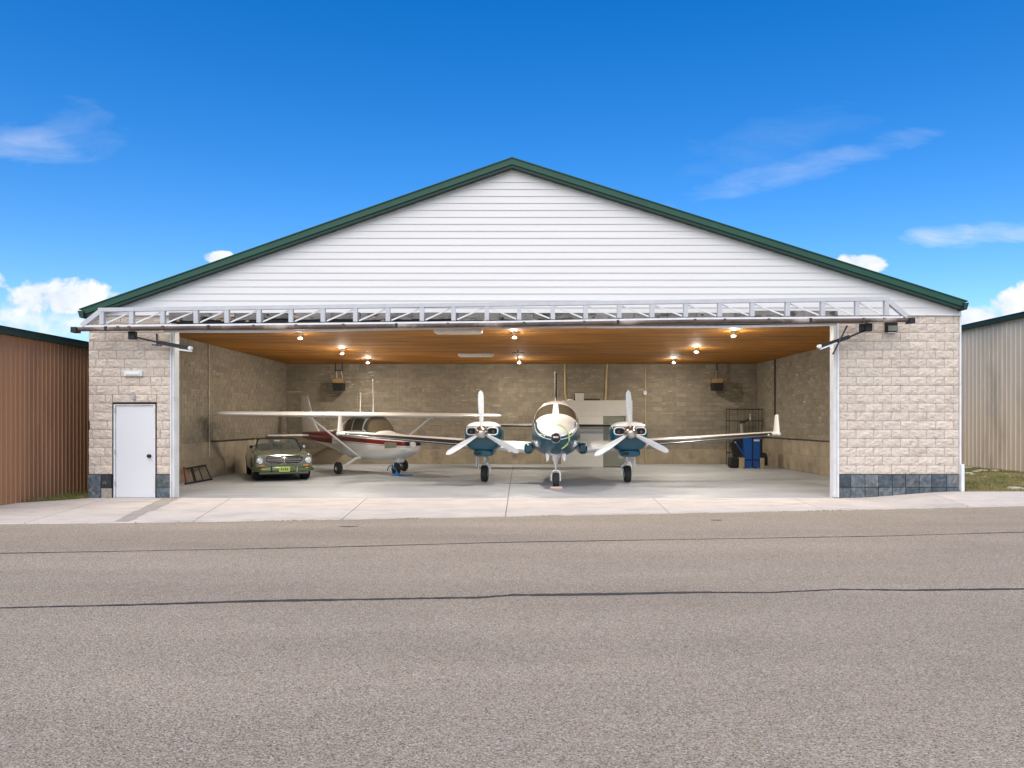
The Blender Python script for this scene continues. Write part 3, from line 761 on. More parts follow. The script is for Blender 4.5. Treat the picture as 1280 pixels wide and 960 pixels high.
# personnel door
pd = MB().cbox(DX0+.03, DX1-.03, FY+.015, FY+.06, .012, DZ-.03, .004)
pdo = hang(pd.build('entry_door', M['doorpaint'], smooth=False)); pdo['label'] = 'white steel entry door with a round dark knob'
f_ = MB(); f_.cbox(DX0-.012, DX0+.022, FY-.02, FY+.10, 0, DZ, .004); f_.cbox(DX1-.022, DX1+.012, FY-.02, FY+.10, 0, DZ, .004); f_.cbox(DX0+.024, DX1-.024, FY-.02, FY+.10, DZ-.022, DZ, .004)
f_.build('door_frame', M['whitemetal'], pdo, smooth=False)
f_ = MB(); f_.box(DX0-.045, DX0-.014, FY+.0, FY+.09, -.02, DZ+.045); f_.box(DX1+.014, DX1+.045, FY+.02, FY+.09, -.02, DZ+.045); f_.box(DX0-.012, DX1+.012, FY+.0, FY+.09, DZ+.004, DZ+.045)
f_.build('weather_gap', M['dark'], pdo, smooth=False)
MB().box(DX0, DX1, FY-.06, FY+.1, -.02, .011).build('threshold', M['galv'], pdo, smooth=False)
for hz in (2.0, 1.05, .33):
    MB().lathe([(hz-.055, .011), (hz+.055, .011)], (DX0+.024, FY-.026, 0), 'z', 8).build('hinge', M['galv'], pdo)
kx, kz = X(187, FY), Z(570, FY)
MB().lathe([(-.085, .004), (-.082, .036), (-.062, .046), (-.045, .038), (-.03, .012), (-.01, .012), (-.008, .036), (.0, .037)], (kx, FY+.015, kz), 'y', 16).build('knob', M['black'], pdo)
# cavity behind the door stays closed by this panel
# wall fittings on the piers
wl_ = thing('wall_light', 'slim white rectangular fitting on the stone pier above the entry door', 'wall light', (X(168, FY), FY-.03, Z(467, FY)))
b_ = MB(); b_.cbox(-.21, .21, -.05, .03, -.065, .065, .012); b_.build('housing', M['whitemetal'], wl_, smooth=False)
MB().cbox(-.17, .17, -.075, -.051, -.035, .035, .015).build('diffuser', M['tube'], wl_, smooth=False)
cb = thing('junction_box', 'small pale junction box just above the entry door frame', 'junction box', (X(168, FY), FY-.03, Z(497, FY)))
MB().cbox(-.035, .035, -.035, .03, -.05, .06, .008).build('housing', M['galv'], cb, smooth=False)
MB().tube([(0, -.02, .055), (0, -.02, .12)], .012).build('conduit', M['galv'], cb)
bx = thing('flood_light', 'small dark box-shaped light under the right end of the raised door truss', 'flood light', (X(1112, FY), FY-.03, Z(409, FY)))
b_ = MB().cbox(-.125, .125, -.11, .03, -.12, .12, .02); b_.build('housing', M['dark'], bx, smooth=False)
MB().cbox(-.10, .10, -.116, -.111, -.10, .02, .002).build('lens', M['greyglass'], bx, smooth=False)
MB().cbox(-.09, .09, -.08, .0, -.145, -.122, .004).build('bracket', M['whitemetal'], bx, smooth=False)

# ---- raised door with its truss
TY = 16.9
def tz(px, py): return (X(px, TY), TY, Z(py, TY))
def bot_y(px): return 411.3-.0106*(px-95)-1.5*sstep(px, 640, 860)+1.0*sstep(px, 860, 1130)
def top_y(px): return 390.0+(px-128)/(1110-128)*(376.2-390.0) - 2.5
td = hang(MB().tube([(X(p, TY), TY-.03, Z(bot_y(p)+.6, TY)) for p in (95, 300, 480, 640, 750, 860, 1000, 1135)], .048, 10).build('overhead_door', M['rust']))
td['label'] = 'raised one-piece door: rusty torsion pipe carrying a pale steel truss and the door leaf'
def part(mb, name, m, **k): return mb.build(name, m, td, smooth=False, **k)
def seg(a, b_, w, h, dy=0): return MB().bar((X(a[0], TY), TY+dy, Z(a[1], TY)), (X(b_[0], TY), TY+dy, Z(b_[1], TY)), w, h)
part(seg((124, top_y(124)), (1112, top_y(1112)), .10, .085), 'top_chord', M['trussgrey'])
bcp = (105, 300, 480, 640, 750, 860, 1000, 1128)
mb_ = MB()
for a, b_ in zip(bcp, bcp[1:]): mb_.bar((X(a, TY), TY+.012, Z(bot_y(a)-3.2, TY)), (X(b_, TY), TY+.012, Z(bot_y(b_)-3.2, TY)), .10, .04)
part(mb_, 'bottom_chord', M['whitemetal'])
vx = [128, 165, 204, 245.5, 284, 324, 364, 404, 444.5, 485, 527.5, 567, 608.5, 649, 691, 732, 774, 815, 857, 899.5, 940, 984, 1028, 1071, 1107.5]
for p in vx:
    part(seg((p, top_y(p)+2.0), (p, bot_y(p)-5.5), .09, .095, .002), 'upright', M['trussgrey'])
for i in range(len(vx)-1):
    a, b_ = vx[i], vx[i+1]; ins = 4
    if a < 600: p, q = (a+ins, bot_y(a)-7), (b_-ins, top_y(b_)+4)
    else: p, q = (a+ins, top_y(a)+4), (b_-ins, bot_y(b_)-7)
    part(seg(p, q, .03, .028, .03), 'diagonal_brace', M['whitemetal'])
part(seg((103, bot_y(103)-4), (127, top_y(127)+1), .10, .10, .004), 'end_brace', M['trussgrey'])
part(seg((1108, top_y(1108)+1), (1133, bot_y(1133)-4), .10, .10, .004), 'end_brace', M['trussgrey'])
for px in (95, 1137):
    part(MB().cbox(X(px, TY)-.06, X(px, TY)+.07, TY-.12, TY+.08, Z(bot_y(px)+5, TY), Z(bot_y(px)-2, TY), .01), 'end_bracket', M['black'])
for k, px in enumerate((134, 149, 163, 205, 262, 318, 371, 430, 496, 560, 655, 730, 772, 868, 905, 960, 1012, 1078, 1104)):   # clamps along the pipe
    part(MB().cbox(X(px, TY)-.028, X(px, TY)+.028, TY-.09, TY-.03, Z(bot_y(px)+2.2, TY)-.01, Z(bot_y(px)-2.6, TY), .008), 'clamp', M['rust'] if k % 4 else M['black'])
# the leaf: a thin skinned panel climbing inward under the ceiling
def leaf(x0, x1, z0, z1, sag, m, nm, y0=16.98, y1=18.7, th=.05):
    rows_t, rows_b = [], []
    n = 24
    for i in range(n+1):
        u = i/n; x = x0+(x1-x0)*u; zf = z0+(z1-z0)*u-sag*sin(pi*u*3)*.5+random.uniform(-.004, .004)
        rows_t.append([(x, y0, zf+th), (x, y1, zf+th+.128*(y1-y0))]); rows_b.append([(x, y0, zf), (x, y1, zf+.128*(y1-y0)+.005)])
    b_ = MB().grid(rows_t).grid(rows_b)
    for r_t, r_b in ((rows_t[0], rows_b[0]), (rows_t[-1], rows_b[-1])): b_.grid([r_t, r_b])
    b_.grid([[r[0] for r in rows_t], [r[0] for r in rows_b]]); b_.grid([[r[1] for r in rows_t], [r[1] for r in rows_b]])
    return part(b_, nm, m)
leaf(X(205, 17), X(1046, 17), Z(416.0, 17), Z(407.5, 17), .035, M['whitemetal'], 'door_leaf')
part(MB().bar((X(150, 17), 17.0, Z(409.5, 17)+.01), (X(1085, 17), 17.0, Z(402.5, 17)), .07, .05), 'leaf_rail', M['galv'])
# swing arms
def arm(pts, end, side):
    a = MB().bar(pts[0], pts[1], .05, .04); a.bar((pts[1][0], pts[1][1]+.03, pts[1][2]), (pts[2][0], pts[2][1]+.03, pts[2][2]), .09, .085); part(a, 'swing_arm', M['black'])
    part(MB().cbox(pts[0][0]-.10, pts[0][0]+.06, pts[0][1]-.06, pts[0][1]+.06, pts[0][2]-.06, pts[0][2]+.12, .01), 'arm_bracket', M['black'])
    x, y, z_ = end
    part(MB().lathe([(-.05, .02), (-.045, .042), (.045, .042), (.05, .02)], (x, y, z_), 'y', 14), 'roller', M['whitemetal'])
AY = 17.1
def q(px, py, y=AY): return (X(px, y), y, Z(py, y))
arm([q(167, 421), q(198, 428), q(236, 435)], q(238, 435.2), 1)
part(MB().bar(q(224, 437), q(240, 439.0), .05, .03), 'roller_guard', M['whitemetal'])
part(MB().bar(q(196, 417), q(196.5, 431), .03, .03).bar(q(190, 431), q(202, 432), .03, .025), 'arm_stop', M['black'])
arm([q(1086, 411), q(1062, 421), q(1028, 432.5)], q(1024, 433), -1)
part(MB().bar(q(1025, 436.5), q(1046, 428.5), .05, .03), 'roller_guard', M['whitemetal'])
part(MB().bar(q(1077, 405), q(1077, 415), .05, .10).bar(q(1086, 404), q(1086, 414), .05, .05), 'arm_stop', M['black'])
part(MB().tube([q(1059, 407, AY-.1), q(1041, 443, AY-.1)], .018, 6), 'damper_rod', M['black'])

# ---- conduits and services inside (parts of the hangar)
def conduit(px, y0, y1, r=.02, m='beige', Y=BY-.03):
    hang(MB().tube([(X(px, Y), Y, Z(y0, Y)), (X(px, Y), Y, Z(y1, Y))], r, 8).build('conduit', M[m]))
def pipeline(pts, r, m): hang(MB().tube(pts, r, 8).build('conduit', M[m]))
Y_ = BY-.035
pipeline([(X(706, Y_), Y_, CEIL), (X(706.5, Y_), Y_, Z(490, Y_)), (X(708, Y_), Y_, Z(501, Y_))], .045, 'beige')
pipeline([(X(759.5, Y_), Y_, CEIL), (X(758, Y_), Y_, Z(470, Y_)), (X(757, Y_), Y_, Z(500, Y_))], .045, 'beige')
pipeline([(X(807, Y_), Y_, CEIL), (X(807, Y_), Y_, Z(575, Y_))], .022, 'beige')
for px in (497, 447): pipeline([(X(px, Y_), Y_, CEIL), (X(px, Y_), Y_, .6)], .010, 'cmu_joint')
yy_ = F*9.82/(968.5-CX)
pipeline([(XR-.03, yy_, CEIL), (XR-.03, yy_, Z(519, yy_))], .03, 'black')
pipeline([(XR-.03, 18.2, 1.13), (XR-.03, BY-.1, 1.13)], .016, 'black')
yl = F*9.66/(650-261.5)
pipeline([(XL+.03, yl, CEIL), (XL+.03, yl, .62)], .018, 'efflo'); pipeline([(XL+.03, yl+.2, 1.14), (XL+.03, 30.5, 1.14)], .018, 'black')
pipeline([(X(360, BY)-.4, BY-.03, 3.0), (X(378, BY), BY-.03, 3.0)], .014, 'efflo')
o = hang(MB().cbox(X(806, BY)-.07, X(806, BY)+.07, BY-.10, BY-.05, Z(491, BY)-.09, Z(491, BY)+.09, .01).build('switch_box', M['galv'], smooth=False))

# ================================================================ NEIGHBOURING METAL BUILDINGS
def metal_building(name, label, xw, sgn, y0, y1, z0, z1, m, trim, pitch, rib):
    B = thing(name, label, 'building', (xw, y0, z0))
    D = 14.0
    inv = Matrix.Translation((-xw, -y0, -z0))
    def par(o, p=B):
        o.parent = p
        if p is B: o.matrix_parent_inverse = inv
        return o
    a, b_ = (xw-D, xw) if sgn > 0 else (xw, xw+D)   # sgn>0: the wall we see faces +x
    # ribbed panels one metre wide along the visible side
    n = int(round((y1-y0)/.9)); w = (y1-y0)/n
    for i in range(n):
        ya = y0+i*w; pts = []
        s_ = 1 if sgn > 0 else -1
        for k in range(int(round(w/rib))):
            q_ = ya+k*rib
            pts += [(xw, q_), (xw, q_+rib*.72), (xw+s_*.016, q_+rib*.80), (xw+s_*.016, q_+rib*.92)]
        pts += [(xw, ya+w-.004)]
        rows = [[(x, y, z0-.1) for x, y in pts], [(x, y, z1) for x, y in pts]]
        back = [[(xw-s_*.04, y, z0-.1) for x, y in pts], [(xw-s_*.04, y, z1) for x, y in pts]]
        mb = MB().grid(rows).grid(back)
        mb.grid([rows[1], back[1]]); mb.grid([[rows[0][0], rows[1][0]], [back[0][0], back[1][0]]]); mb.grid([[rows[0][-1], rows[1][-1]], [back[0][-1], back[1][-1]]])
        par(mb.build('wall_panel', m, smooth=False))
    ca, cb_ = (a, xw-.045) if sgn > 0 else (xw+.045, b_)
    par(MB().box(ca, cb_, y0+.02, y1-.02, z0-.1, z1-.02).build('shell', m, smooth=False))
    s_ = 1 if sgn > 0 else -1
    par(MB().box(min(xw+s_*.03, xw+s_*.16), max(xw+s_*.03, xw+s_*.16), y0-.1, y1+.1, z1-.02, z1+.13).build('gutter', trim, smooth=False))
    mid = xw-s_*D/2; rz = z1+D/2*pitch
    pl = [(xw+s_*.20, z1+.133), (mid, rz+.16), (mid, rz+.10), (xw+s_*.029, z1+.04+.02)]
    par(MB().prism(pl, y0-.15, y1+.15).build('roof', trim, smooth=False))
    pl = [(xw-s_*(D+.20), z1+.133), (mid, rz+.16), (mid, rz+.10), (xw-s_*(D+.03), z1+.06)]
    par(MB().prism(pl, y0-.15, y1+.15).build('roof', trim, smooth=False))
    par(MB().prism([(a+.05, z1-.018), (b_-.05, z1-.018), (mid, rz+.05)], y0+.05, y0+.15).build('gable_panel', m, smooth=False))
    return B
bL = metal_building('metal_building', 'brown ribbed metal building with dark green gutter at the left edge', -10.8, 1, 13.2, 34, -.02, 3.58, M['brownwall'], M['green_dark'], .05, .15)
bR = metal_building('metal_building', 'tan ribbed metal building with green gutter beyond the grass verge', 15.5, -1, 20.5, 44, .18, 4.97, M['tanwall'], M['green_dark'], .05, .23)

# ================================================================ LOFT AND WING HELPERS FOR THE AIRCRAFT
class Loft:
    """sections (y, xc, zc, half width, height above zc, depth below zc, roundness)"""
    def __init__(s, secs): s.s = secs
    def at(s, y):
        q_ = s.s
        if y <= q_[0][0]: return q_[0][1:]
        if y >= q_[-1][0]: return q_[-1][1:]
        for i in range(len(q_)-1):
            if q_[i][0] <= y <= q_[i+1][0]: break
        h = q_[i+1][0]-q_[i][0]; t = (y-q_[i][0])/h; out = []
        for c in range(1, 7):
            p0, p1 = q_[i][c], q_[i+1][c]
            d = (p1-p0)/h
            m0 = d if i == 0 else (d+(p0-q_[i-1][c])/(q_[i][0]-q_[i-1][0]))/2
            m1 = d if i+2 >= len(q_) else (d+(q_[i+2][c]-p1)/(q_[i+2][0]-q_[i+1][0]))/2
            if i > 0 and (p0-q_[i-1][c])*d <= 0: m0 = 0
            if i+2 < len(q_) and (q_[i+2][c]-p1)*d <= 0: m1 = 0
            m0 = max(-3*abs(d), min(3*abs(d), m0)); m1 = max(-3*abs(d), min(3*abs(d), m1))
            t2, t3 = t*t, t*t*t
            out.append((2*t3-3*t2+1)*p0+(t3-2*t2+t)*h*m0+(-2*t3+3*t2)*p1+(t3-t2)*h*m1)
        return out
    def pt(s, y, th, off=0):
        xc, zc, w, hu, hd, n = s.at(y); sn, cs = sin(th), cos(th); e = 2/n
        x = w*math.copysign(abs(sn)**e, sn); z = (hu if cs > 0 else hd)*math.copysign(abs(cs)**e, cs)
        L = sqrt(x*x+z*z) or 1
        return (xc+x*(1+off/L), y, zc+z*(1+off/L))
    def mesh(s, n=48, seg=40):
        y0, y1 = s.s[0][0], s.s[-1][0]; ys = sorted(set([y0+(y1-y0)*i/n for i in range(n+1)]+[q_[0] for q_ in s.s]))
        b_ = MB().grid([[s.pt(y, 2*pi*k/seg) for k in range(seg)] for y in ys], closed=True)
        b_.f += [tuple(range(seg)), tuple(range((len(ys)-1)*seg, len(ys)*seg))]
        return b_
    def shell(s, y0, y1, t0, t1, off=.006, ny=8, nt=10, shape=None):
        out, inn = [], []
        for i in range(ny+1):
            ro, ri = [], []
            for k in range(nt+1):
                u, v = i/ny, k/nt
                y, th = (y0+(y1-y0)*u, t0+(t1-t0)*v) if shape is None else shape(u, v)
                ro.append(s.pt(y, th, off)); ri.append(s.pt(y, th, -.012))
            out.append(ro); inn.append(ri)
        b_ = MB().grid(out).grid(inn)
        per = lambda r: r[0]+[q_[-1] for q_ in r[1:]]+r[-1][-2::-1]+[q_[0] for q_ in r[-2:0:-1]]
        b_.grid([per(out), per(inn)], closed=True); return b_
AF = [(1, .0), (.9, .016), (.7, .042), (.5, .062), (.3, .072), (.15, .062), (.06, .043), (.015, .022), (0, 0)]
AFL = [(.015, -.018), (.06, -.030), (.15, -.040), (.3, -.043), (.5, -.036), (.7, -.023), (.9, -.009)]
def foil_ring(le, chord, thick, z, x, off=0, cut=None, vertical=False):
    """closed airfoil ring; thick = total thickness; cut = keep the front part up to this chord fraction"""
    pts = AF+AFL; k = thick/.115/chord
    out = []
    for a, b_ in pts:
        out.append((a, b_*k))
    r = []
    for a, b_ in out:
        if cut is not None: a2 = a*cut; b2 = sample_foil(a2, b_ >= 0)*k if a < 1 else (sample_foil(cut, True)*k if b_ >= 0 else 0)
        else: a2, b2 = a, b_
        yy_, zz_ = le+a2*chord, b2*chord
        if off: zz_ += math.copysign(off, zz_) if abs(b2) > 1e-5 else 0; yy_ -= off*max(0, 1-a2*8)
        r.append((x+zz_, yy_, z) if vertical else (x, yy_, z+zz_))
    return r
def sample_foil(a, upper):
    pts = sorted(AF if upper else [(0, 0)]+AFL+[(1, 0)])
    for (a0, b0), (a1, b1) in zip(pts, pts[1:]):
        if a0 <= a <= a1: return b0+(b1-b0)*((a-a0)/(a1-a0) if a1 > a0 else 0)
    return 0
def wing(secs, off=0, cut=None, vertical=False, sub=1):
    """secs: (span position, le, chord, thick, height) ; vertical: span position is z and height is x"""
    rings = []
    for s0, s1 in zip(secs, secs[1:]):
        for i in range(sub):
            t = i/sub; c = [a+(b_-a)*t for a, b_ in zip(s0, s1)]
            rings.append(c)
    rings.append(secs[-1])
    R_ = [foil_ring(c[1], c[2], c[3], c[4] if not vertical else c[0], c[0] if not vertical else c[4], off, cut, vertical) for c in rings]
    b_ = MB().grid(R_, closed=True); m = len(R_[0])
    b_.f += [tuple(range(m)), tuple(range((len(R_)-1)*m, len(R_)*m))]
    return b_
def wheel(parent, x, y, z, r, w, rimr, name='wheel', hub='whitemetal', part_of=None):
    pr = [(-w*.30, rimr), (-w*.46, rimr+.01), (-w*.5, r*.80), (-w*.42, r*.93), (-w*.25, r*.99), (0, r), (w*.25, r*.99), (w*.42, r*.93), (w*.5, r*.80), (w*.46, rimr+.01), (w*.30, rimr)]
    o = MB().lathe(pr, (x, y, z), 'x', 28).build(name, M['rubber'], parent)
    rm = [(-w*.34, .01), (-w*.36, rimr*.35), (-w*.26, rimr*.45), (-w*.28, rimr*.9), (-w*.42, rimr+.004), (-w*.30, rimr+.006), (w*.30, rimr+.006), (w*.42, rimr+.004), (w*.28, rimr*.9), (w*.26, rimr*.45), (w*.36, rimr*.35), (w*.34, .01)]
    MB().lathe(rm, (x, y, z), 'x', 20).build('rim', M[hub], o)
    return o

# ================================================================ TWIN-ENGINE AIRPLANE
TW = thing('twin_engine_airplane', 'white and teal twin-engine propeller airplane facing out, parked in the middle of the hangar', 'airplane', (.945, 20.15, 0), radians(-2.6))
fus = Loft([(-.90, 0, 1.33, .10, .10, .10, 2), (-.86, 0, 1.33, .15, .14, .14, 2), (-.72, 0, 1.31, .27, .22, .24, 2), (-.45, 0, 1.29, .40, .33, .33, 2.1), (0, 0, 1.27, .53, .44, .42, 2.2), (.5, 0, 1.28, .62, .52, .46, 2.3),
            (.95, 0, 1.30, .67, .56, .48, 2.35), (1.18, 0, 1.31, .685, .62, .49, 2.35), (1.80, 0, 1.33, .70, .95, .52, 2.35), (2.2, 0, 1.34, .70, 1.02, .54, 2.35), (3.0, 0, 1.35, .70, 1.03, .55, 2.4),
            (5.0, 0, 1.40, .68, .98, .54, 2.4), (6.5, 0, 1.52, .50, .72, .45, 2.2), (8.0, 0, 1.62, .28, .38, .28, 2.1), (9.4, 0, 1.68, .07, .10, .10, 2)])
fus.mesh(60, 44).build('fuselage', M['fuselage'], TW)
for s_ in (-1, 1):
    def shp(u, v, s_=s_):
        y = 1.27+.46*v*0+.47*u
        t0 = radians(5.5-u*2.0)+0.0; t1 = radians(64-u*16)
        th = t0+(t1-t0)*v; y = y-.0*v+(.10*v*v)
        return y, s_*th
    fus.shell(0, 0, 0, 0, .006, 8, 12, shp).build('windshield_pane', M['glass'], TW)
    for k, (a, b_) in enumerate(((1.98, 2.45), (2.75, 3.25), (3.5, 4.0), (4.25, 4.7))):
        fus.shell(a, b_, s_*radians(52), s_*radians(80), .006, 5, 5).build('cabin_window', M['glass'], TW)
    # landing light on the nose shoulder and the teal wing-root fairing
    p = fus.pt(.25, s_*radians(88), -.03)
    MB().lathe([(-.11, .02), (-.105, .07), (-.06, .095), (.05, .10)], (s_*.47, -.06, 1.17), 'y', 18).build('landing_light', M['silver'], TW)
    gl = Loft([(.98, s_*.74, 1.01, .085, .09, .09, 3), (1.03, s_*.76, 1.01, .115, .14, .14, 3), (1.3, s_*.76, 1.0, .12, .155, .16, 3), (3.2, s_*.74, .95, .11, .13, .14, 3)])
    gl.mesh(14, 24).build('wing_root_fairing', M['teal'], TW)
# nose: dark oval intake with pale lamp inside
MB().lathe([(-.045, .112), (-.05, .120), (-.02, .132), (.03, .134)], (0, -.90, 1.335), 'y', 24).build('nose_ring', M['silver'], TW)
MB().lathe([(-.055, .01), (-.052, .108), (-.03, .112)], (0, -.905, 1.335), 'y', 24).build('nose_intake', M['dark'], TW)
MB().cbox(-.07, .07, -.99, -.962, 1.335, 1.385, .012).build('nose_lamp', M['lens'], TW)
MB().tube([fus.pt(y_, radians(t_), .022) for y_, t_ in ((-.25, 3), (-.38, 16), (-.5, 34), (-.58, 55), (-.62, 75), (-.64, 95), (-.66, 115), (-.68, 135), (-.68, 152))], [.014, .016, .02, .024, .026, .026, .024, .02, .016], 8).build('nose_strap', M['lime'], TW)
for px_, y_, z_ in ((-.32, .35, .0), (.32, .35, 0), (-.05, .2, 0), (.16, -.2, 0)):
    th = math.asin(max(-1, min(1, px_/.62))); p = fus.pt(y_, th, .004)
    MB().lathe([(-.006, .003), (0, .014), (.006, .003)], p, 'z', 8).build('fuel_cap', M['black'], TW)
MB().tube([(0, 2.5, 2.36), (0, 2.62, 2.48)], [.02, .008], 6).build('antenna', M['white'], TW)
for y_ in (-.30, 1.10):                       # panel joints round the nose
    b_ = MB(); n_ = 36
    b_.grid([[fus.pt(y_+dy, 2*pi*k/n_, of) for k in range(n_)] for dy, of in ((-.004, 0), (0, .0025), (.004, 0))], closed=True); b_.build('panel_joint', M['galv'], TW)
# wings, boots, winglets
def lerp(a, b_, t): return a+(b_-a)*t
for s_ in (-1, 1):
    secs = [(s_*.70, .98, 2.6, .33, .97), (s_*1.5, 1.20, 2.3, .30, 1.02), (s_*2.55, 1.45, 2.0, .235, 1.11), (s_*4.5, 1.75, 1.6, .18, 1.255), (s_*6.40, 2.05, 1.2, .12, 1.395)]
    wing(secs, sub=3).build('wing', M['planewhite'], TW)
    bsec = [(s_*2.62, 1.461, 1.986, .234, 1.115), (s_*4.5, 1.75, 1.6, .18, 1.255), (s_*6.20, 2.018, 1.242, .126, 1.38)]
    lo = [(c[0], c[1]-.001, c[2], c[3], c[4]) for c in bsec]
    b_ = wing(lo, off=.004, cut=.075, sub=3); b_.build('deice_boot', M['boot'], TW)
    c_ = [(c[0], c[1]-.008, .05, .018, c[4]-.012) for c in bsec]
    wing(c_, sub=2).build('boot_edge', M['silver'], TW)
    # winglet standing on the tip
    zt = 1.40; wx = s_*6.42
    wing([(zt-.03, 2.02, .75, .10, wx), (zt+.05, 2.10, .62, .10, wx+s_*.01), (zt+.56, 2.40, .30, .07, wx+s_*.06)], vertical=True).build('winglet', M['planewhite'], TW)
    Loft([(2.0, wx, zt, .02, .02, .02, 2), (2.06, wx, zt, .06, .055, .055, 2), (2.6, wx, zt, .07, .06, .06, 2), (3.2, wx, zt, .02, .02, .02, 2)]).mesh(12, 14).build('tip_fairing', M['planewhite'], TW)
    if True:
        MB().lathe([(-.03, .008), (-.022, .028), (.02, .03)], (s_*6.1, 2.0, 1.375), 'y', 10).build('tip_light', M['lens'], TW)
        MB().cbox(s_*1.28-.05, s_*1.28+.05, 1.05, 1.22, .90, .99, .02).build('stall_vane', M['planewhite'], TW)
# nacelles, propellers, main gear
BLADE = None
def blade_mesh():
    R_ = []
    for i in range(13):
        t = i/12; r = .10+1.06*t
        ch_ = (.075+.085*sin(min(1, t*1.25)*pi*.62)) * (1 if t < .9 else sqrt(max(.02, 1-((t-.9)/.102)**2)))
        th_ = .05*(1-t)**1.5+.010; tw = radians(62-45*t**.8)
        ring = []
        for k in range(12):
            a = 2*pi*k/12; u, v = cos(a)*ch_/2, sin(a)*th_/2
            ring.append((u*cos(tw)-v*sin(tw)*1.0, u*sin(tw)*.8+v*cos(tw), r))
        R_.append(ring)
    # the face seen from the front stays broad: pitch is set so the blade shows most of its chord
    b_ = MB().grid(R_, closed=True); b_.f += [tuple(range(12)), tuple(range(12*12, 13*12))]
    return b_.mesh('propeller_blade', M['blade'])
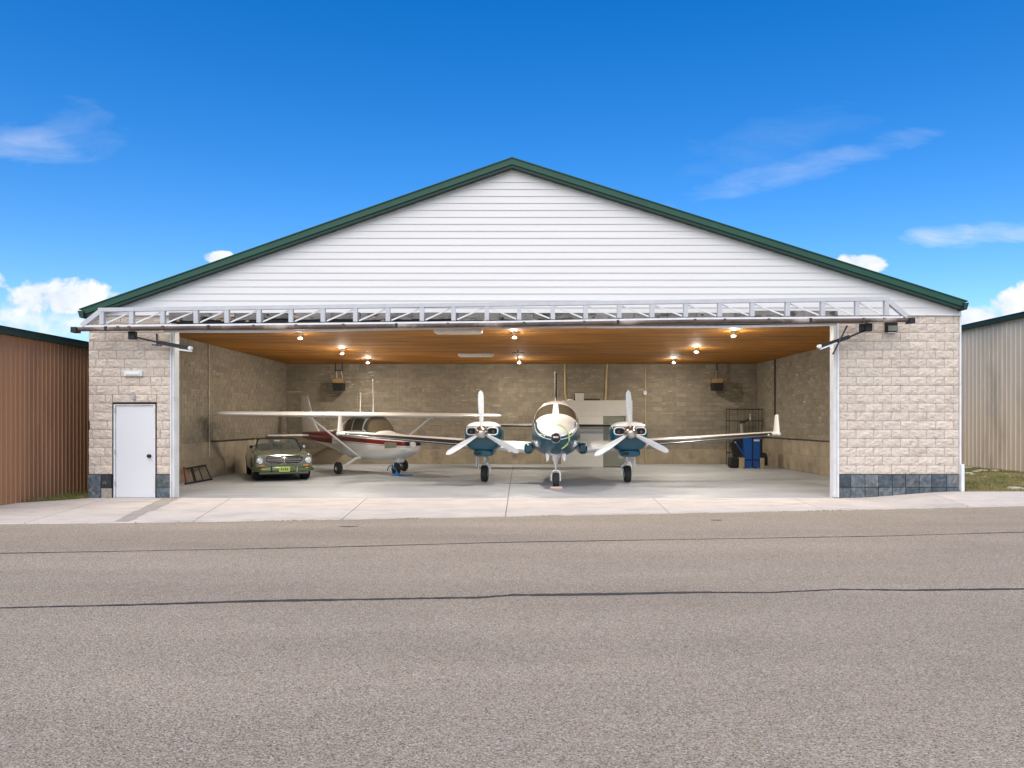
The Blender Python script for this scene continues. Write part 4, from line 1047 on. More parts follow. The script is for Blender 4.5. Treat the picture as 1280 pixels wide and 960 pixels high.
# less twist so the broad face shows
def blade_mesh2():
    R_ = []
    for i in range(17):
        t = i/16; r = .10+1.05*t
        ch_ = .07+.095*sin(pi*min(1, (t*1.08)**.9)*.72)
        if t > .88: ch_ *= sqrt(max(.03, 1-((t-.88)/.122)**2))
        th_ = .045*(1-t)**1.5+.010; tw = radians(40-28*t)
        ring = []
        for k in range(12):
            a = 2*pi*k/12; u, v = cos(a)*ch_/2, sin(a)*th_/2
            ring.append((u*cos(tw)-v*sin(tw), u*sin(tw)+v*cos(tw), r))
        R_.append(ring)
    b_ = MB().grid(R_, closed=True); b_.f += [tuple(range(12)), tuple(range(16*12, 17*12))]
    return b_.mesh('propeller_blade', M['blade'])
bm_ = blade_mesh2()
for s_ in (-1, 1):
    nx = s_*2.02; nz = 1.455
    nc = Loft([(.74, nx, nz-.05, .40, .24, .36, 2.9), (.78, nx, nz-.05, .455, .29, .42, 2.9), (.90, nx, nz-.05, .50, .335, .47, 2.9), (1.3, nx, nz-.05, .525, .35, .49, 2.9), (2.2, nx, nz-.10, .50, .30, .46, 2.7), (3.4, nx, nz-.25, .34, .16, .30, 2.4), (4.6, nx, nz-.32, .06, .05, .06, 2)])
    no = nc.mesh(34, 40).build('nacelle', M['nacelle'], TW)
    for t_ in (-1, 1):                        # cooling intakes either side of the spinner
        cx_ = nx+t_*.285
        def rr(w, h, y, n=20, e=3.2):
            return [(cx_+w*math.copysign(abs(cos(2*pi*k/n))**(2/e), cos(2*pi*k/n)), y, nz+.035+h*math.copysign(abs(sin(2*pi*k/n))**(2/e), sin(2*pi*k/n))) for k in range(n)]
        MB().grid([rr(.158, .112, .80), rr(.158, .112, .715), rr(.146, .100, .70), rr(.130, .086, .71), rr(.126, .082, .735)], closed=True).build('intake_lip', M['planewhite'], no)
        g_ = MB().grid([rr(.129, .085, .72), rr(.129, .085, .74)], closed=True); g_.f.append(tuple(range(20))); g_.build('intake_opening', M['dark'], no)
        MB().lathe([(-.01, .004), (0, .035), (.01, .036)], (cx_+t_*.02, .712, nz+.02), 'y', 12).build('intake_filter', M['rust'], no)
    # chin scoop
    sc_ = Loft([(.80, nx+.02, nz-.58, .22, .07, .07, 2.8), (.84, nx+.02, nz-.58, .27, .10, .09, 2.8), (1.2, nx+.02, nz-.56, .30, .12, .10, 2.6), (2.4, nx+.02, nz-.50, .2, .08, .05, 2.4)])
    sc_.mesh(10, 24).build('chin_scoop', M['teal'], no)
    MB().cbox(nx-.20, nx-.02, .79, .80, nz-.62, nz-.54, .004).build('exhaust_slot', M['dark'], no)
    b_ = MB(); b_.grid([[nc.pt(1.25+dy, 2*pi*k/36, of) for k in range(36)] for dy, of in ((-.004, 0), (0, .003), (.004, 0))], closed=True); b_.build('panel_joint', M['galv'], no)
    for k in range(4): MB().cbox(nx-.12+k*.07, nx-.075+k*.07, .768, .782, nz-.34, nz-.325, .002).build('cowl_slot', M['dark'], no)
    # propeller
    ho = MB().lathe([(-.22, .005), (-.215, .05), (-.18, .11), (-.11, .16), (-.03, .188), (.04, .192), (.06, .18), (.12, .16)], (nx, .60, nz), 'y', 28).build('propeller', M['chromewarm'], TW)
    for k in range(3):
        o = link('propeller_blade', bm_, ho); o.location = (nx, .60, nz)
        o.rotation_euler = (0, radians((-1.5 if s_ < 0 else -3)+120*k), 0)
    # main gear
    wheel(TW, s_*2.07, 2.0, .245, .245, .20, .11, 'main_wheel')
    dz = 1 if s_ < 0 else -1
    g_ = MB().tube([(s_*2.07+.02*dz, 1.98, 1.05), (s_*2.07+.02*dz, 1.98, .58)], .055, 10)
    g_.tube([(s_*2.07+.02*dz, 1.98, .60), (s_*2.07+.06*dz, 2.0, .54), (s_*2.07+.15*dz, 2.0, .42), (s_*2.07+.15*dz, 2.0, .22)], [.05, .05, .045, .04], 8)
    g_.build('gear_leg', M['planewhite'], TW)
    MB().tube([(s_*2.07, 1.9, .78), (s_*2.07+.14*dz, 1.86, .66), (s_*2.07+.02*dz, 1.9, .56)], .016, 6).build('torque_link', M['silver'], TW)
    MB().tube([(s_*2.07-.20*dz, 1.85, .95), (s_*2.07-.17*dz, 1.95, .34)], .022, 6).build('gear_door_edge', M['planewhite'], TW)
    if s_ < 0:
        MB().tube([(s_*2.07+.03, 1.75, .86), (s_*2.07+.20, 1.78, .86), (s_*2.07+.34, 1.8, .93)], .020, 6).build('exhaust_pipe', M['silver'], TW)
        MB().cbox(s_*2.07-.225, s_*2.07-.205, 1.7, 2.3, .45, .93, .006).build('gear_door', M['planewhite'], TW)
    else:
        MB().prism([(2.07-.22, .92), (2.07+.18, 1.02), (2.07+.22, .42), (2.07+.10, .60), (2.07-.12, .66), (2.07-.25, .72)], 2.10, 2.13).build('gear_door', M['planewhite'], TW)
        MB().tube([(2.07-.03, 1.98, .62), (2.07-.16, 2.0, .46), (2.07-.16, 2.0, .25)], .026, 6).build('gear_fork', M['planewhite'], TW)
        MB().tube([(2.07+.16, 1.95, .95), (2.07+.24, 1.98, .40)], .03, 6).build('side_brace', M['planewhite'], TW)
# nose gear
wheel(TW, 0, 0, .205, .205, .165, .09, 'nose_wheel')
MB().lathe([(.56, .04), (.66, .06), (.78, .12), (.88, .18), (.98, .20)], (0, .0, 0), 'z', 14).build('gear_housing', M['silver'], TW)
MB().cbox(-.17, .17, -.25, .12, .88, .965, .03).build('gear_collar', M['silver'], TW)
MB().cbox(-.12, .12, -.32, -.1, .975, 1.02, .015).build('taxi_light', M['lens'], TW)
MB().tube([(0, .0, .66), (0, .0, .46)], .032, 10).build('oleo_strut', M['chrome'], TW)
f_ = MB()
f_.tube([(-.115, 0, .18), (-.115, 0, .38), (-.09, 0, .435), (-.03, 0, .46), (.03, 0, .46), (.09, 0, .435), (.115, 0, .38), (.115, 0, .18)], .020, 8)
f_.build('nose_fork', M['planewhite'], TW)
for s_ in (-1, 1):
    MB().prism([(s_*.16, .90), (s_*.27, .93), (s_*.24, .70), (s_*.19, .74)], -.12, .42).build('gear_door', M['planewhite'], TW)
# tail
wing([(1.95, 7.5, 1.7, .16, 0), (2.6, 7.95, 1.25, .13, 0), (3.62, 8.55, .75, .10, 0)], vertical=True).build('vertical_fin', M['planewhite'], TW)
wing([(1.97, 7.50, 1.7, .165, 0), (2.6, 7.945, 1.25, .135, 0), (3.60, 8.54, .75, .105, 0)], off=.004, cut=.10, vertical=True).build('deice_boot', M['boot'], TW)
for s_ in (-1, 1):
    st_ = [(s_*.10, 8.1, 1.15, .13, 1.60), (s_*2.6, 8.55, .70, .085, 1.60)]
    wing(st_, sub=2).build('tailplane', M['planewhite'], TW)
    wing([(s_*.3, 8.12, 1.1, .125, 1.60), (s_*2.55, 8.54, .70, .085, 1.60)], off=.005, cut=.12, sub=2).build('deice_boot', M['boot'], TW)
ck = thing('wheel_chock', 'pale pink wooden chock against the nose wheel of the twin-engine airplane', 'wheel chock', (.945, 19.88, 0))
MB().prism([(-.08, 0), (.06, 0), (.06, .055), (-.03, .055)], -.155, .155, 'yz').build('wedge', M['chockwood'], ck)
MB().cbox(-.157, .157, -.082, -.07, .0, .012, .003).build('edge_strip', M['redpaint'], ck)

# ================================================================ HIGH-WING SINGLE
CE = thing('high_wing_airplane', 'white high-wing single-engine airplane with dark red stripe, angled beside the green car', 'airplane', (-5.1, 26.3, 0), radians(40))
cf = Loft([(-2.62, 0, 1.02, .27, .16, .20, 2.6), (-2.58, 0, 1.02, .33, .20, .25, 2.6), (-2.4, 0, 1.01, .40, .27, .33, 2.6), (-1.9, 0, 1.0, .47, .34, .45, 2.6), (-1.3, 0, .99, .51, .40, .52, 2.6), (-.95, 0, .98, .54, .46, .54, 2.8),
           (-.38, 0, .98, .57, .95, .56, 3.2), (.2, 0, .98, .57, 1.0, .56, 3.2), (.9, 0, .99, .55, .98, .54, 3.0), (1.7, 0, 1.03, .44, .70, .46, 2.7), (2.3, 0, 1.07, .36, .46, .38, 2.5), (3.5, 0, 1.13, .25, .30, .26, 2.3), (5.6, 0, 1.22, .06, .12, .10, 2)])
cf.mesh(60, 40).build('fuselage', M['cessna'], CE)
cf.shell(-.93, -.40, radians(-66), radians(66), .008, 8, 18).build('windshield', M['glass'], CE)
for s_ in (-1, 1):
    cf.shell(-.30, .38, s_*radians(36), s_*radians(72), .008, 5, 6).build('side_window', M['glass'], CE)
    cf.shell(.48, 1.02, s_*radians(36), s_*radians(72), .008, 5, 6).build('side_window', M['glass'], CE)
    p = cf.shell(-2.3, -1.55, s_*radians(40), s_*radians(40), .01)
cf.shell(-2.32, -1.70, radians(-98), radians(-80), .006, 5, 5).build('cowl_vent', M['greyglass'], CE)
MB().lathe([(-.03, .02), (-.03, .10), (.02, .13)], (0, -2.62, 1.02), 'y', 18).build('propeller_flange', M['planewhite'], CE)
for s_ in (-1, 1):
    MB().cbox(s_*.20-.075, s_*.20+.075, -2.66, -2.6, .99, 1.11, .02).build('cowl_intake', M['dark'], CE)
MB().cbox(-.10, .10, -2.60, -2.5, .80, .88, .02).build('landing_light', M['dark'], CE)
MB().lathe([(-.02, .04), (-.015, .075), (.04, .085)], (-.24, -2.46, .86), 'y', 14).build('carburettor_scoop', M['dark'], CE)
for s_ in (-1, 1):
    sc2 = [(s_*0.0, -.52, 1.62, .19, 1.965), (s_*2.9, -.52, 1.62, .185, 1.965), (s_*(5.12 if s_ < 0 else 5.35), -.42, 1.14, .13, 1.985), (s_*(5.27 if s_ < 0 else 5.50), -.25, .85, .07, 1.99)]
    wing(sc2, sub=3).build('wing', M['planewhite'], CE)
    # strut, main gear
    a, b_ = Vector((s_*2.32, -.10, 1.90)), Vector((s_*.55, -.02, .60))
    MB().tube([a, a+(b_-a)*.5, b_], .032, 8).build('wing_strut', M['planewhite'], CE)
    MB().cbox(s_*2.32-.09, s_*2.32+.09, -.2, .1, 1.86, 1.92, .02).build('strut_fairing', M['planewhite'], CE)
    MB().tube([(s_*.40, .0, .55), (s_*.62, 0, .50), (s_*1.14, 0, .22)], [.06, .045, .035], 8).build('gear_leg', M['planewhite'], CE)
    wheel(CE, s_*1.27, 0, .205, .205, .155, .08, 'main_wheel', 'galv')
    st_ = [(s_*.05, 4.75, .85, .09, 1.22), (s_*1.70, 4.95, .60, .06, 1.22)]
    wing(st_).build('tailplane', M['planewhite'], CE)
    MB().cbox(s_*1.6-.12, s_*1.6+.12, -.22, .15, 2.045, 2.075, .02).build('fuel_vent', M['planewhite'], CE)
wing([(1.25, 3.9, 1.7, .11, 0), (1.75, 4.55, 1.15, .10, 0), (2.78, 5.15, .62, .06, 0)], vertical=True).build('vertical_fin', M['planewhite'], CE)
# nose gear
wheel(CE, 0, -1.6, .205, .205, .15, .08, 'nose_wheel', 'black')
MB().tube([(.10, -1.6, .20), (.10, -1.6, .42), (0, -1.6, .46), (-.10, -1.6, .42), (-.10, -1.6, .20)], .022, 8).build('nose_fork', M['silver'], CE)
MB().tube([(0, -1.6, .45), (0, -1.66, .75)], .04, 8).build('oleo_strut', M['planewhite'], CE)
MB().cbox(-.13, .13, -1.95, -1.74, .42, .58, .04).build('gear_fairing', M['planewhite'], CE)
for s_, x_, y_, h in ((0, 0, -.1, .62+.55), (0, .22, .35, .55), (0, -.35, .2, .75)):
    MB().tube([(x_, y_, 2.0), (x_+(.0 if h > 1 else .12), y_+.12*(h < 1)+.05, 2.02+h)], [.010, .006], 5).build('antenna', M['white'], CE)
MB().lathe([(0, .004), (.02, .022), (.06, .018), (.075, .004)], (0, -.05, 3.15), 'z', 8).build('antenna_tip', M['white'], CE)

bc = thing('wheel_chock', 'blue rope and chock lying at the nose wheel of the white high-wing airplane', 'wheel chock', (-4.02, 24.85, 0))
rp = [(-.32, .12, .16), (-.26, .02, .28), (-.16, -.04, .33), (-.06, -.05, .26), (.02, -.06, .12), (.12, -.1, .03), (.26, -.12, .018), (.42, -.1, .018), (.55, -.05, .018)]
MB().tube(rp, .018, 6).build('rope', M['bluechock'], bc)
MB().prism([(-.12, 0), (.10, 0), (.10, .05), (.02, .14), (-.06, .05)], -.22, .0, 'xz').build('wedge', M['bluechock'], bc)
MB().tube([(.1, -.05, .02), (.30, -.12, .02), (.50, -.06, .02)], .022, 6).build('rope_end', M['bluechock'], bc)

# ================================================================ CONVERTIBLE CAR
CA = thing('convertible_car', 'dark green 1960s convertible with round headlights, parked by the left wall with its top down', 'car', (-7.28, 23.25, 0), radians(23))
def car_ring(y, w, zt, zs, zm, zb, crown=.02):
    """half profile mirrored: crown, shoulder, flank, sill"""
    h = [(0, zt), (w*.45, zt-.006), (w*.74, zt-crown), (w*.90, (zt+zs)/2), (w*.965, zs), (w*1.0, zm), (w*.99, (zm+zb)/2), (w*.95, zb+.05), (w*.85, zb), (0, zb)]
    r = h+[(-a, b_) for a, b_ in h[-2:0:-1]]
    return [(a, y, b_) for a, b_ in r]
rings = [car_ring(-.86, .76, .775, .72, .58, .33), car_ring(-.84, .81, .80, .75, .60, .31), car_ring(-.70, .85, .83, .785, .61, .27), car_ring(-.35, .86, .855, .79, .62, .22), car_ring(.2, .865, .875, .80, .62, .20), car_ring(.8, .87, .89, .82, .62, .20),
         car_ring(1.0, .87, .90, .83, .62, .20), car_ring(1.8, .87, .90, .84, .62, .20), car_ring(2.5, .865, .90, .83, .64, .20), car_ring(3.0, .86, .89, .82, .64, .22), car_ring(3.5, .83, .86, .78, .62, .26), car_ring(3.62, .80, .82, .76, .60, .32)]
b_ = MB().grid(rings, closed=True); m_ = len(rings[0]); b_.f += [tuple(range(m_)), tuple(range((len(rings)-1)*m_, len(rings)*m_))]
me = b_.mesh('car_body', M['cargreen'])
body = link('body', me, CA)
# subdivide, then cut wheel arches, grille recess and cabin with cutters that are removed again
cut = MB()
for wy in (0, 2.74):
    for s_ in (-1, 1):
        cut.lathe([(-.26, .365), (.26, .365)], (s_*.80, wy, .32), 'x', 32)
cut.box(-.66, .66, 1.10, 2.45, .55, 1.2)
ct = cut.build('cutter_temp', M['dark'], CA, smooth=False)
md = body.modifiers.new('s', 'SUBSURF'); md.levels = 2; md.render_levels = 2
md = body.modifiers.new('b', 'BOOLEAN'); md.object = ct; md.operation = 'DIFFERENCE'; md.solver = 'EXACT'
bpy.context.view_layer.update()
dg = bpy.context.evaluated_depsgraph_get()
nm = bpy.data.meshes.new_from_object(body.evaluated_get(dg)); body.modifiers.clear(); body.data = nm
nm.materials.clear(); nm.materials.append(M['cargreen']); nm.shade_smooth(); nm.set_sharp_from_angle(angle=.6)
bpy.data.objects.remove(ct)
MB().box(-.64, .64, 1.12, 2.43, .40, .56).build('cabin_floor', M['dark'], CA, smooth=False)
MB().cbox(-.64, .64, 1.06, 1.24, .72, .885, .03).build('dashboard', M['dark'], CA, smooth=False)
for wy in (0, 2.74):
    for s_ in (-1, 1):
        wheel(CA, s_*.735, wy, .325, .325, .20, .19, 'wheel', 'chrome')
        MB().lathe([(-.10, .36), (.10, .36)], (s_*.66, wy, .32), 'x', 24).build('wheel_well', M['dark'], CA, smooth=False)
MB().box(-.62, .62, -.55, 3.3, .16, .24).build('underbody', M['dark'], CA, smooth=False)
# grille
def rrect(w, h, y, cx_=0, cz_=0, e=6, n=32): return [(cx_+w*math.copysign(abs(cos(2*pi*k/n))**(2/e), cos(2*pi*k/n)), y, cz_+h*math.copysign(abs(sin(2*pi*k/n))**(2/e), sin(2*pi*k/n))) for k in range(n)]
gz = .640
MB().grid([rrect(.535, .128, -.84, 0, gz), rrect(.535, .128, -.895, 0, gz), rrect(.520, .116, -.902, 0, gz), rrect(.508, .106, -.88, 0, gz), rrect(.506, .104, -.855, 0, gz)], closed=True).build('grille_surround', M['chrome'], CA)
g_ = MB().grid([rrect(.508, .106, -.868, 0, gz), rrect(.508, .106, -.84, 0, gz)], closed=True); g_.f.append(tuple(range(32)))
gr = g_.build('grille', M['dark'], CA)
for dz in (-.065, -.022, .0, .022, .066):
    MB().cbox(-.495, .495, -.885, -.869, gz+dz-.006, gz+dz+.006, .003).build('grille_bar', M['chrome'], gr)
MB().cbox(-.012, .012, -.895, -.887, gz-.085, gz+.085, .004).build('centre_bar', M['chrome'], gr)
b_ = MB().tube([(-.10, -.90, gz+.03), (-.05, -.903, gz+.048), (.02, -.903, gz+.045), (.07, -.90, gz+.055), (.10, -.90, gz+.035)], [.008, .02, .018, .016, .006], 6); b_.build('grille_emblem', M['chrome'], gr)
for s_ in (-1, 1):
    hx = s_*.685
    MB().lathe([(-.045, .070), (-.05, .088), (-.03, .104), (.05, .112), (.12, .114)], (hx, -.815, .622), 'y', 26).build('headlight', M['chrome'], CA)
    MB().lathe([(-.075, .01), (-.068, .05), (-.05, .082), (-.03, .088)], (hx, -.815, .622), 'y', 22).build('headlight_lens', M['lens'], CA)
    MB().cbox(s_*.62-.075, s_*.62+.075, -.915, -.82, .435, .482, .015).build('turn_signal', M['amber'], CA)
    MB().tube([(s_*.36, -.95, .29), (s_*.36, -.985, .35), (s_*.36, -.955, .44)], .022, 8).build('bumper_guard', M['black'] if s_ < 0 else M['chrome'], CA)
# wraparound bumper
br = []
for k in range(17):
    u = k/16*2-1; x_ = u*.865; y_ = -.945+.075*u*u+(.16*max(0, abs(u)-.82)/.18)
    br.append([(x_, y_-.0, 0.290), (x_*1.005, y_-.022, 0.310), (x_*1.01, y_-.028, 0.350), (x_*1.005, y_-.018, 0.405), (x_, y_+.004, 0.430), (x_*.985, y_+.02, 0.430), (x_*.985, y_+.02, 0.290)])
b_ = MB().grid(br, closed=True); b_.f += [tuple(range(7)), tuple(range(16*7, 17*7))]; b_.build('front_bumper', M['carbumper'], CA)
MB().cbox(-.70, .70, -.88, -.60, .21, .30, .03).build('front_valance', M['cargreen'], CA)
pl = MB().cbox(-.155, .155, -.996, -.982, .285, .435, .006).build('licence_plate', M['plate'], CA, smooth=False)
for k, (a, c_) in enumerate(((-.10, .035), (-.045, .03), (.01, .035), (.065, .04))):
    MB().cbox(a, a+c_, -1.0, -.997, .325, .395-.012*(k % 2), .001).build('plate_mark', M['platetext'], pl, smooth=False)
# hood crease, windshield, mirrors, seats, wheel
MB().tube([(0, -.80, .818), (0, -.3, .862), (0, .75, .896)], [.006, .011, .008], 6).build('hood_crease', M['cargreen'], CA)
ws = [(-.70, .92, .885), (-.64, 1.10, 1.02), (-.585, 1.27, 1.175), (-.50, 1.30, 1.215), (0, 1.31, 1.235), (.50, 1.30, 1.215), (.585, 1.27, 1.175), (.64, 1.10, 1.02), (.70, .92, .885)]
MB().tube(ws, .026, 8).build('windshield_frame', M['black'], CA)
MB().tube([(-.71, .90, .89), (-.60, 1.26, 1.18)], .012, 6).tube([(.71, .90, .89), (.60, 1.26, 1.18)], .012, 6).build('windshield_trim', M['chrome'], CA)
MB().add([(-.69, .925, .885), (.69, .925, .885), (.57, 1.275, 1.195), (-.57, 1.275, 1.195), (-.69, .931, .885), (.69, .931, .885), (.57, 1.281, 1.195), (-.57, 1.281, 1.195)], [(0, 1, 2, 3), (7, 6, 5, 4), (0, 4, 5, 1), (1, 5, 6, 2), (2, 6, 7, 3), (3, 7, 4, 0)]).build('windshield_glass', M['carglass'], CA, smooth=False)
MB().cbox(-.10, .10, 1.20, 1.225, 1.12, 1.17, .01).build('inside_mirror', M['chrome'], CA)
MB().cbox(-.10, -.0, 1.33, 1.35, 1.0, 1.02, .006).build('dash_mirror', M['black'], CA)
for s_ in (-1, 1):
    MB().cbox(s_*.30-.22, s_*.30+.22, 1.85, 2.02, .58, 1.04, .06).build('seat', M['tansat'], CA)
    MB().lathe([(-.02, .01), (-.05, .04), (-.03, .055), (.04, .04), (.05, .01)], (s_*.80, .98, .965), 'y', 12).build('side_mirror', M['black'] if s_ < 0 else M['chrome'], CA)
    MB().tube([(s_*.80, .98, .93), (s_*.80, 1.0, .85)], .010, 6).build('mirror_stem', M['chrome'], CA)
MB().cbox(-.62, .62, 2.42, 2.80, .88, 1.0, .05).build('folded_top', M['black'], CA)
sw = [(.32+.17*cos(2*pi*k/16), 1.36+.05*sin(2*pi*k/16), .95+.15*sin(2*pi*k/16)) for k in range(17)]
MB().tube(sw, .012, 6).build('steering_wheel', M['black'], CA)
MB().tube([(-.72, .55, .86), (-.72, .55, 1.35)], [.006, .004], 5).build('antenna', M['chrome'], CA)

# ================================================================ THINGS IN THE HANGAR
# ceiling lamps
lampdef = [(-5.99, 20.8, 'bare bulb lamp nearest the opening, above and left of the green car'), (-5.92, 25.4, 'middle one of the three lit bulbs along the left of the wooden ceiling'),
           (-5.85, 29.3, 'lit bulb near the back wall, just right of the left heater'), (-.15, 20.6, 'lit bulb at the front middle of the wooden ceiling'),
           (-.03, 29.3, 'lit bulb at the middle of the ceiling by the back wall'), (5.9, 29.3, 'lit bulb near the back wall, left of the right heater'),
           (5.75, 24.9, 'middle one of the three lit bulbs along the right of the wooden ceiling'), (5.68, 20.3, 'lit bulb nearest the opening at the right end of the wooden ceiling')]
lp0 = None
for (x, y, lab) in lampdef:
    if lp0 is None:
        lp0 = thing('ceiling_lamp', lab, 'ceiling lamp', (x, y, CEIL), 0, 'bare bulbs on the wooden ceiling')
        MB().lathe([(0, .05), (-.02, .05), (-.035, .03), (-.085, .024), (-.085, .01)], (0, 0, 0), 'z', 16).build('socket', M['white'], lp0)
        MB().lathe([(-.087, .014), (-.10, .020), (-.12, .034), (-.135, .040), (-.136, .036)], (0, 0, 0), 'z', 16).build('reflector', M['white'], lp0)
        MB().lathe([(-.1365, .0395), (-.139, .038), (-.144, .028), (-.147, .014), (-.148, .002)], (0, 0, 0), 'z', 16).build('bulb', M['bulb'], lp0)
    else:
        o = copy_tree(lp0); o.location = (x, y, CEIL); o['label'] = lab
# fluorescent fixtures
def tubelight(px0, px1, py0, py1, lab):
    ym = F*(CEIL-.04-EYE)/(CY-(py0+py1)/2); o = thing('fluorescent_light', lab, 'ceiling light', (X((px0+px1)/2, ym), ym, CEIL)); L = (px1-px0)*ym/F/2
    dpt = abs(F*(CEIL-EYE-.04)/(CY-py0)-F*(CEIL-EYE-.04)/(CY-py1))/2
    MB().cbox(-L, L, -min(dpt, .2), min(dpt, .2), -.07, 0, .01).build('housing', M['whitemetal'], o, smooth=False)
    for s_ in (-1, 1): MB().lathe([(-L+.06, .016), (L-.06, .016)], (0, s_*.07, -.09), 'x', 10).build('tube', M['tube'], o)
    return o
tubelight(573, 617, 442, 446, 'unlit fluorescent fixture on the wooden ceiling near the back wall')
tubelight(543, 603, 412, 417, 'unlit fluorescent fixture on the wooden ceiling just inside the opening')
fn = thing('ceiling_bracket', 'small dark cross-shaped bracket hanging from the middle of the wooden ceiling', 'bracket', (X(647.5, 25.5), 25.5, CEIL))
MB().tube([(0, 0, 0), (0, 0, -.34)], .018, 6).build('rod', M['black'], fn); MB().cbox(-.20, .20, -.02, .02, -.12, -.09, .006).build('crossbar', M['black'], fn); MB().cbox(-.05, .05, -.05, .05, -.2, -.1, .01).build('hub', M['galv'], fn)
# unit heaters
def heater(px, lab, box):
    Yh = BY-.55; o = thing('unit_heater', lab, 'heater', (X(px, Yh), Yh, CEIL), 0, 'heaters hung from the ceiling near the back wall')
    zt, zm, zb = Z(473, Yh)-CEIL, Z(479, Yh)-CEIL, Z(488.5, Yh)-CEIL
    MB().cbox(-.22, .22, -.18, .25, zm, zt, .015).build('casing', M['heatertan'], o, smooth=False)
    MB().prism([(-.22, zm-.003), (.23, zm-.003), (.20, zb), (-.18, zb)], -.20, .22).build('grille_box', M['dark'], o)
    for k in range(4): MB().cbox(-.19, .19, -.215, -.202, zb+.03+k*.06, zb+.045+k*.06, .003).build('louvre', M['black'], o, smooth=False)
    for k in range(3): MB().cbox(-.20, .20, -.19, -.182, zm+.03+k*.05, zm+.045+k*.05, .003).build('louvre', M['cardboard'], o, smooth=False)
    if box:
        zz_ = Z(463.5, Yh)-CEIL
        MB().bar((-.14, 0, 0), (-.14, 0, zz_), .03, .03).bar((.14, 0, 0), (.14, 0, zz_), .03, .03).bar((-.155, 0, zz_), (.155, 0, zz_), .03, .03).build('hanger', M['black'], o, smooth=False)
        MB().tube([(-.08, 0, zz_), (-.08, 0, zt)], .012, 6).tube([(.10, 0, zz_), (.16, 0, zt)], .012, 6).build('hanger_rod', M['whitemetal'], o)
    else:
        MB().tube([(.0, 0, 0), (.0, 0, Z(463, Yh)-CEIL)], .035, 8).build('hanger', M['black'], o)
        MB().tube([(.0, 0, Z(463, Yh)-CEIL), (.0, 0, zt)], .05, 8).build('flue', M['beam'], o)
heater(423.5, 'tan and black heater hung in a black frame near the left of the back wall', True)
heater(896, 'tan and black heater on a single black rod near the right of the back wall', False)
# white partition cabinet
WY = F*EYE/(584.3-CY); 
wc = thing('white_cabinet', 'tall white cabinet with a grey-green recessed door, behind the twin-engine airplane', 'cabinet', (X(728, WY), WY, 0))
def cx(px): return X(px, WY)-X(728, WY)
zt = Z(500.5, WY); zs = Z(520, WY)
b_ = MB().cbox(cx(703), cx(754), 0, .55, 0.0, zs-.003, .01); b_.cbox(cx(703), cx(790.5), 0, .55, zs, zt, .01); b_.cbox(cx(782.5), cx(790.5), .0, .55, .0, zs-.003, .01)
b_.build('carcass', M['cabinet'], wc, smooth=False)
MB().box(cx(754)+.003, cx(782.5)-.003, .16, .54, .06, zs-.01).build('recessed_door', M['greyglass'], wc, smooth=False)
MB().cbox(cx(704), cx(753.5), -.015, -.002, .03, Z(569, WY), .004).build('lower_panel', M['cabinet'], wc, smooth=False)
MB().cbox(cx(704), cx(753.5), -.015, -.002, Z(542, WY), Z(539.5, WY), .004).build('panel_rail', M['galv'], wc, smooth=False)
MB().cbox(cx(704), cx(756), -.012, -.002, Z(536, WY), Z(534.5, WY), .004).build('panel_rail', M['galv'], wc, smooth=False)
tx = thing('storage_box', 'small white box standing on top of the white cabinet', 'box', (X(724.5, WY+.2), WY+.2, zt+.002))
MB().prism([(-.15, 0), (.15, 0), (.17, .29), (-.17, .29)], -.12, .12).build('tub', M['cabinet'], tx); MB().cbox(-.18, .18, -.13, .13, .292, .32, .008).build('lid', M['dark'], tx)
tx = thing('hand_tool', 'dark tool case lying on top of the white cabinet behind the small white box', 'case', (X(741, WY+.3), WY+.35, zt+.002))
MB().cbox(-.75, .28, -.08, .08, 0, .07, .02).build('case', M['black'], tx); MB().cbox(-.75, -.60, -.08, .08, .07, .26, .02).build('handle', M['beam'], tx)
MB().cbox(-.98, -.76, -.1, .1, 0.0, .05, .02).build('cloth', M['cabinet'], tx)
# wire rack
RY = 30.6
rk_ = thing('wire_rack', 'black wire shelving rack in the back right corner above the blue bin', 'shelf rack', (X(934, RY), RY, 0))
def rx(px): return X(px, RY)-X(934, RY)
def rz(py): return Z(py, RY)
for px in (911.5, 952.5):
    for dy in (0, .42): MB().tube([(rx(px), dy, 0), (rx(px), dy, rz(510.5))], .014, 6).build('post', M['black'], rk_)
for py in (511.5, 526, 544, 566):
    b_ = MB().cbox(rx(909 if py != 526 else 907), rx(954), -.01, .01, rz(py)-.018, rz(py)+.014, .004); b_.cbox(rx(911), rx(954), .41, .43, rz(py)-.018, rz(py)+.014, .004)
    for k in range(12): b_.box(rx(911)+(rx(953)-rx(911))*k/11-.004, rx(911)+(rx(953)-rx(911))*k/11+.004, .012, .408, rz(py)-.004, rz(py)+.004)
    b_.build('shelf', M['black'], rk_, smooth=False)
for px in (922, 931, 936, 941): MB().tube([(rx(px), -.015, rz(510.5)), (rx(px), -.015, rz(545))], .008, 5).build('hanging_rod', M['black'], rk_)
def small(name, lab, cat, loc, fn_):
    t = thing(name, lab, cat, loc); fn_(t); return t
small('shop_vacuum', 'grey upright tool with a pale handle standing on the wire rack', 'tool', (X(929, RY), RY+.2, rz(544)+.016), lambda t: (MB().cbox(-.05, .05, -.05, .05, 0, .45, .02).build('column', M['galv'], t), MB().cbox(-.10, .10, -.07, .07, .46, .54, .02).build('head', M['beam'], t), MB().tube([(.1, 0, .5), (.35, 0, .68)], .03, 6).build('handle', M['black'], t)))
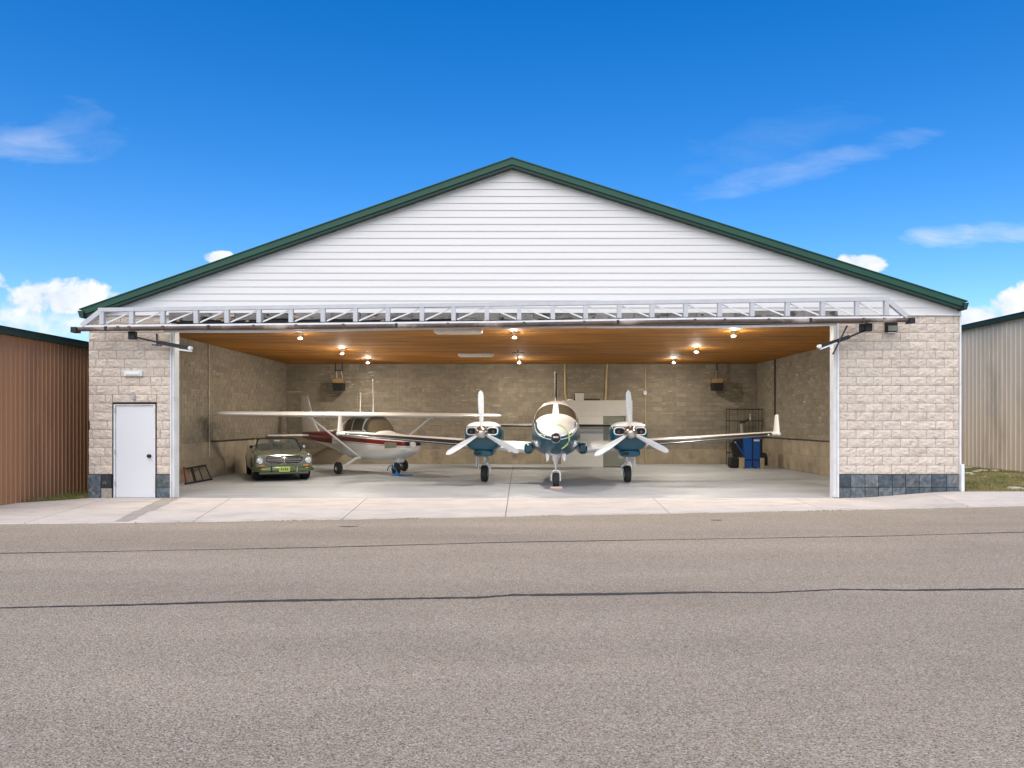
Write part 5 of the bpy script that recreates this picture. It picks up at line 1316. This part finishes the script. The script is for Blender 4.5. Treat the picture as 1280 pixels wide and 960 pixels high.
small('spray_bottle', 'small white bottle standing on the upper shelf of the wire rack', 'bottle', (X(938.5, RY), RY+.1, rz(526)+.016), lambda t: (MB().lathe([(0, .03), (.14, .032), (.18, .014), (.22, .014)], (0, 0, 0), 'z', 12).build('bottle', M['white'], t), MB().cbox(-.04, .02, -.012, .012, .22, .26, .006).build('nozzle', M['white'], t)))
# blue bin
BYb = F*EYE/(585.5-CY)
bn = thing('blue_bin', 'tall bright blue plastic bin with black straps in the back right corner', 'bin', (X(940.5, BYb), BYb, 0))
wv = X(951, BYb)-X(940.5, BYb)
MB().prism([(-wv*.92, .04), (wv*.92, .04), (wv*1.04, 1.16), (-wv*1.0, 1.16)], 0, .45).build('tub', M['blue'], bn)
MB().cbox(-wv*1.08, wv*1.12, -.03, .48, 1.163, 1.22, .02).build('lid', M['blue'], bn)
MB().cbox(-.02, .025, -.02, -.003, .03, 1.16, .005).build('strap', M['black'], bn); MB().cbox(-wv*.95, wv*.95, -.022, -.004, .30, .34, .005).build('strap', M['black'], bn)
MB().cbox(.05, wv*.85, -.012, -.003, 1.02, 1.09, .003).build('label', M['white'], bn)
MB().cbox(wv*.90, wv*1.14, -.02, .3, .03, 1.1, .01).build('side_panel', M['black'], bn)
for s_ in (-1, 1): MB().lathe([(-.03, .06), (.03, .06)], (s_*wv*.7, .30, .06), 'x', 14).build('wheel', M['rubber'], bn)
# black machine beside the bin
bk_ = thing('floor_machine', 'black floor machine with a slanted blue handle beside the blue bin', 'machine', (X(921, BYb), BYb+.1, 0))
MB().cbox(-.22, .12, -.02, .40, .02, .42, .04).build('body', M['dark'], bk_); MB().prism([(-.05, .42), (.22, .42), (.22, 1.2), (.02, 1.15), (-.18, .95), (-.12, .70)], .05, .35).build('hood', M['black'], bk_)
MB().tube([(-.03, -.02, .98), (.30, -.06, .46)], .024, 8).build('handle', M['blue'], bk_); MB().lathe([(-.02, .03), (.02, .03)], (-.04, -.04, .98), 'y', 10).build('knob', M['galv'], bk_)
for (px, w, lab) in ((927.5, .09, 'pale plank end leaning between the floor machine and the blue bin'), (953, .075, 'pale plank end leaning on the right side of the blue bin')):
    o = MB().cbox(-w, w, 0, .08, 0, .40, .008).build('plank', M['cardboard'], smooth=False); o.location = (X(px, BYb-.12), BYb-.14, 0); tag(o, lab, 'plank')
small('duffel_bag', 'dark bag slumped on the floor in the right back corner', 'bag', (X(962, 30.3), 30.6, 0), lambda t: (Loft([(-.25, 0, .2, .1, .12, .18, 2.4), (-.2, 0, .22, .2, .2, .21, 2.4), (.15, 0, .22, .24, .30, .21, 2.4), (.3, 0, .2, .08, .1, .1, 2.4)]).mesh(12, 18).build('bag', M['dark'], t), MB().tube([(-.1, -.1, .38), (-.03, -.08, .52), (.06, 0, .5)], .014, 6).build('strap', M['black'], t)))
# folded ladder by the left wall
lx, ly = XL+.12, 20.6
def onwall(px, py, z_=None):            # point on a plane just off the left wall
    xx = XL+.30; y = F*xx/(px-CX); return Vector((xx, y, Z(py, y)))
A_, B_ = onwall(232, 603.5), onwall(263, 597.3); C2, D2 = onwall(230, 586.0), onwall(257.5, 581.5)
for p in (A_, B_): p.z = max(p.z, .03); p.x = XL+.42
for p in (C2, D2): p.x = XL+.10; 
def wl3(px, y0): pass
ld = thing('metal_ladder', 'black metal ladder lying on its side against the left wall beside the jamb', 'ladder', (XL+.3, 20.9, 0))
yA, yB = F*(XL+.42)/(233-CX), F*(XL+.42)/(265-CX); yC, yD = F*(XL+.10)/(230-CX), F*(XL+.10)/(257.5-CX)
oo = Vector((XL+.3, 20.9, 0))
b0, b1 = Vector((XL+.42, yA, .03)), Vector((XL+.42, yB, .03)); t0, t1 = Vector((XL+.10, yC, .40)), Vector((XL+.10, yD, .42))
MB().bar(b0-oo, b1-oo, .035, .05).build('rail', M['black'], ld, smooth=False); MB().bar(t0-oo, t1-oo, .03, .045).build('rail', M['black'], ld, smooth=False)
for u in (.30, .36, .63, .97):
    MB().bar(b0.lerp(b1, u)-oo, t0.lerp(t1, u)-oo, .025, .025).build('rung', M['black'], ld, smooth=False)
MB().bar(b0-oo, t0-oo+Vector((0, 0, .05)), .035, .045).build('end_bar', M['redpaint'], ld, smooth=False)
MB().lathe([(-.02, .03), (.02, .03)], tuple(b0-oo+Vector((0, -.05, .0))), 'x', 10).build('foot', M['black'], ld)
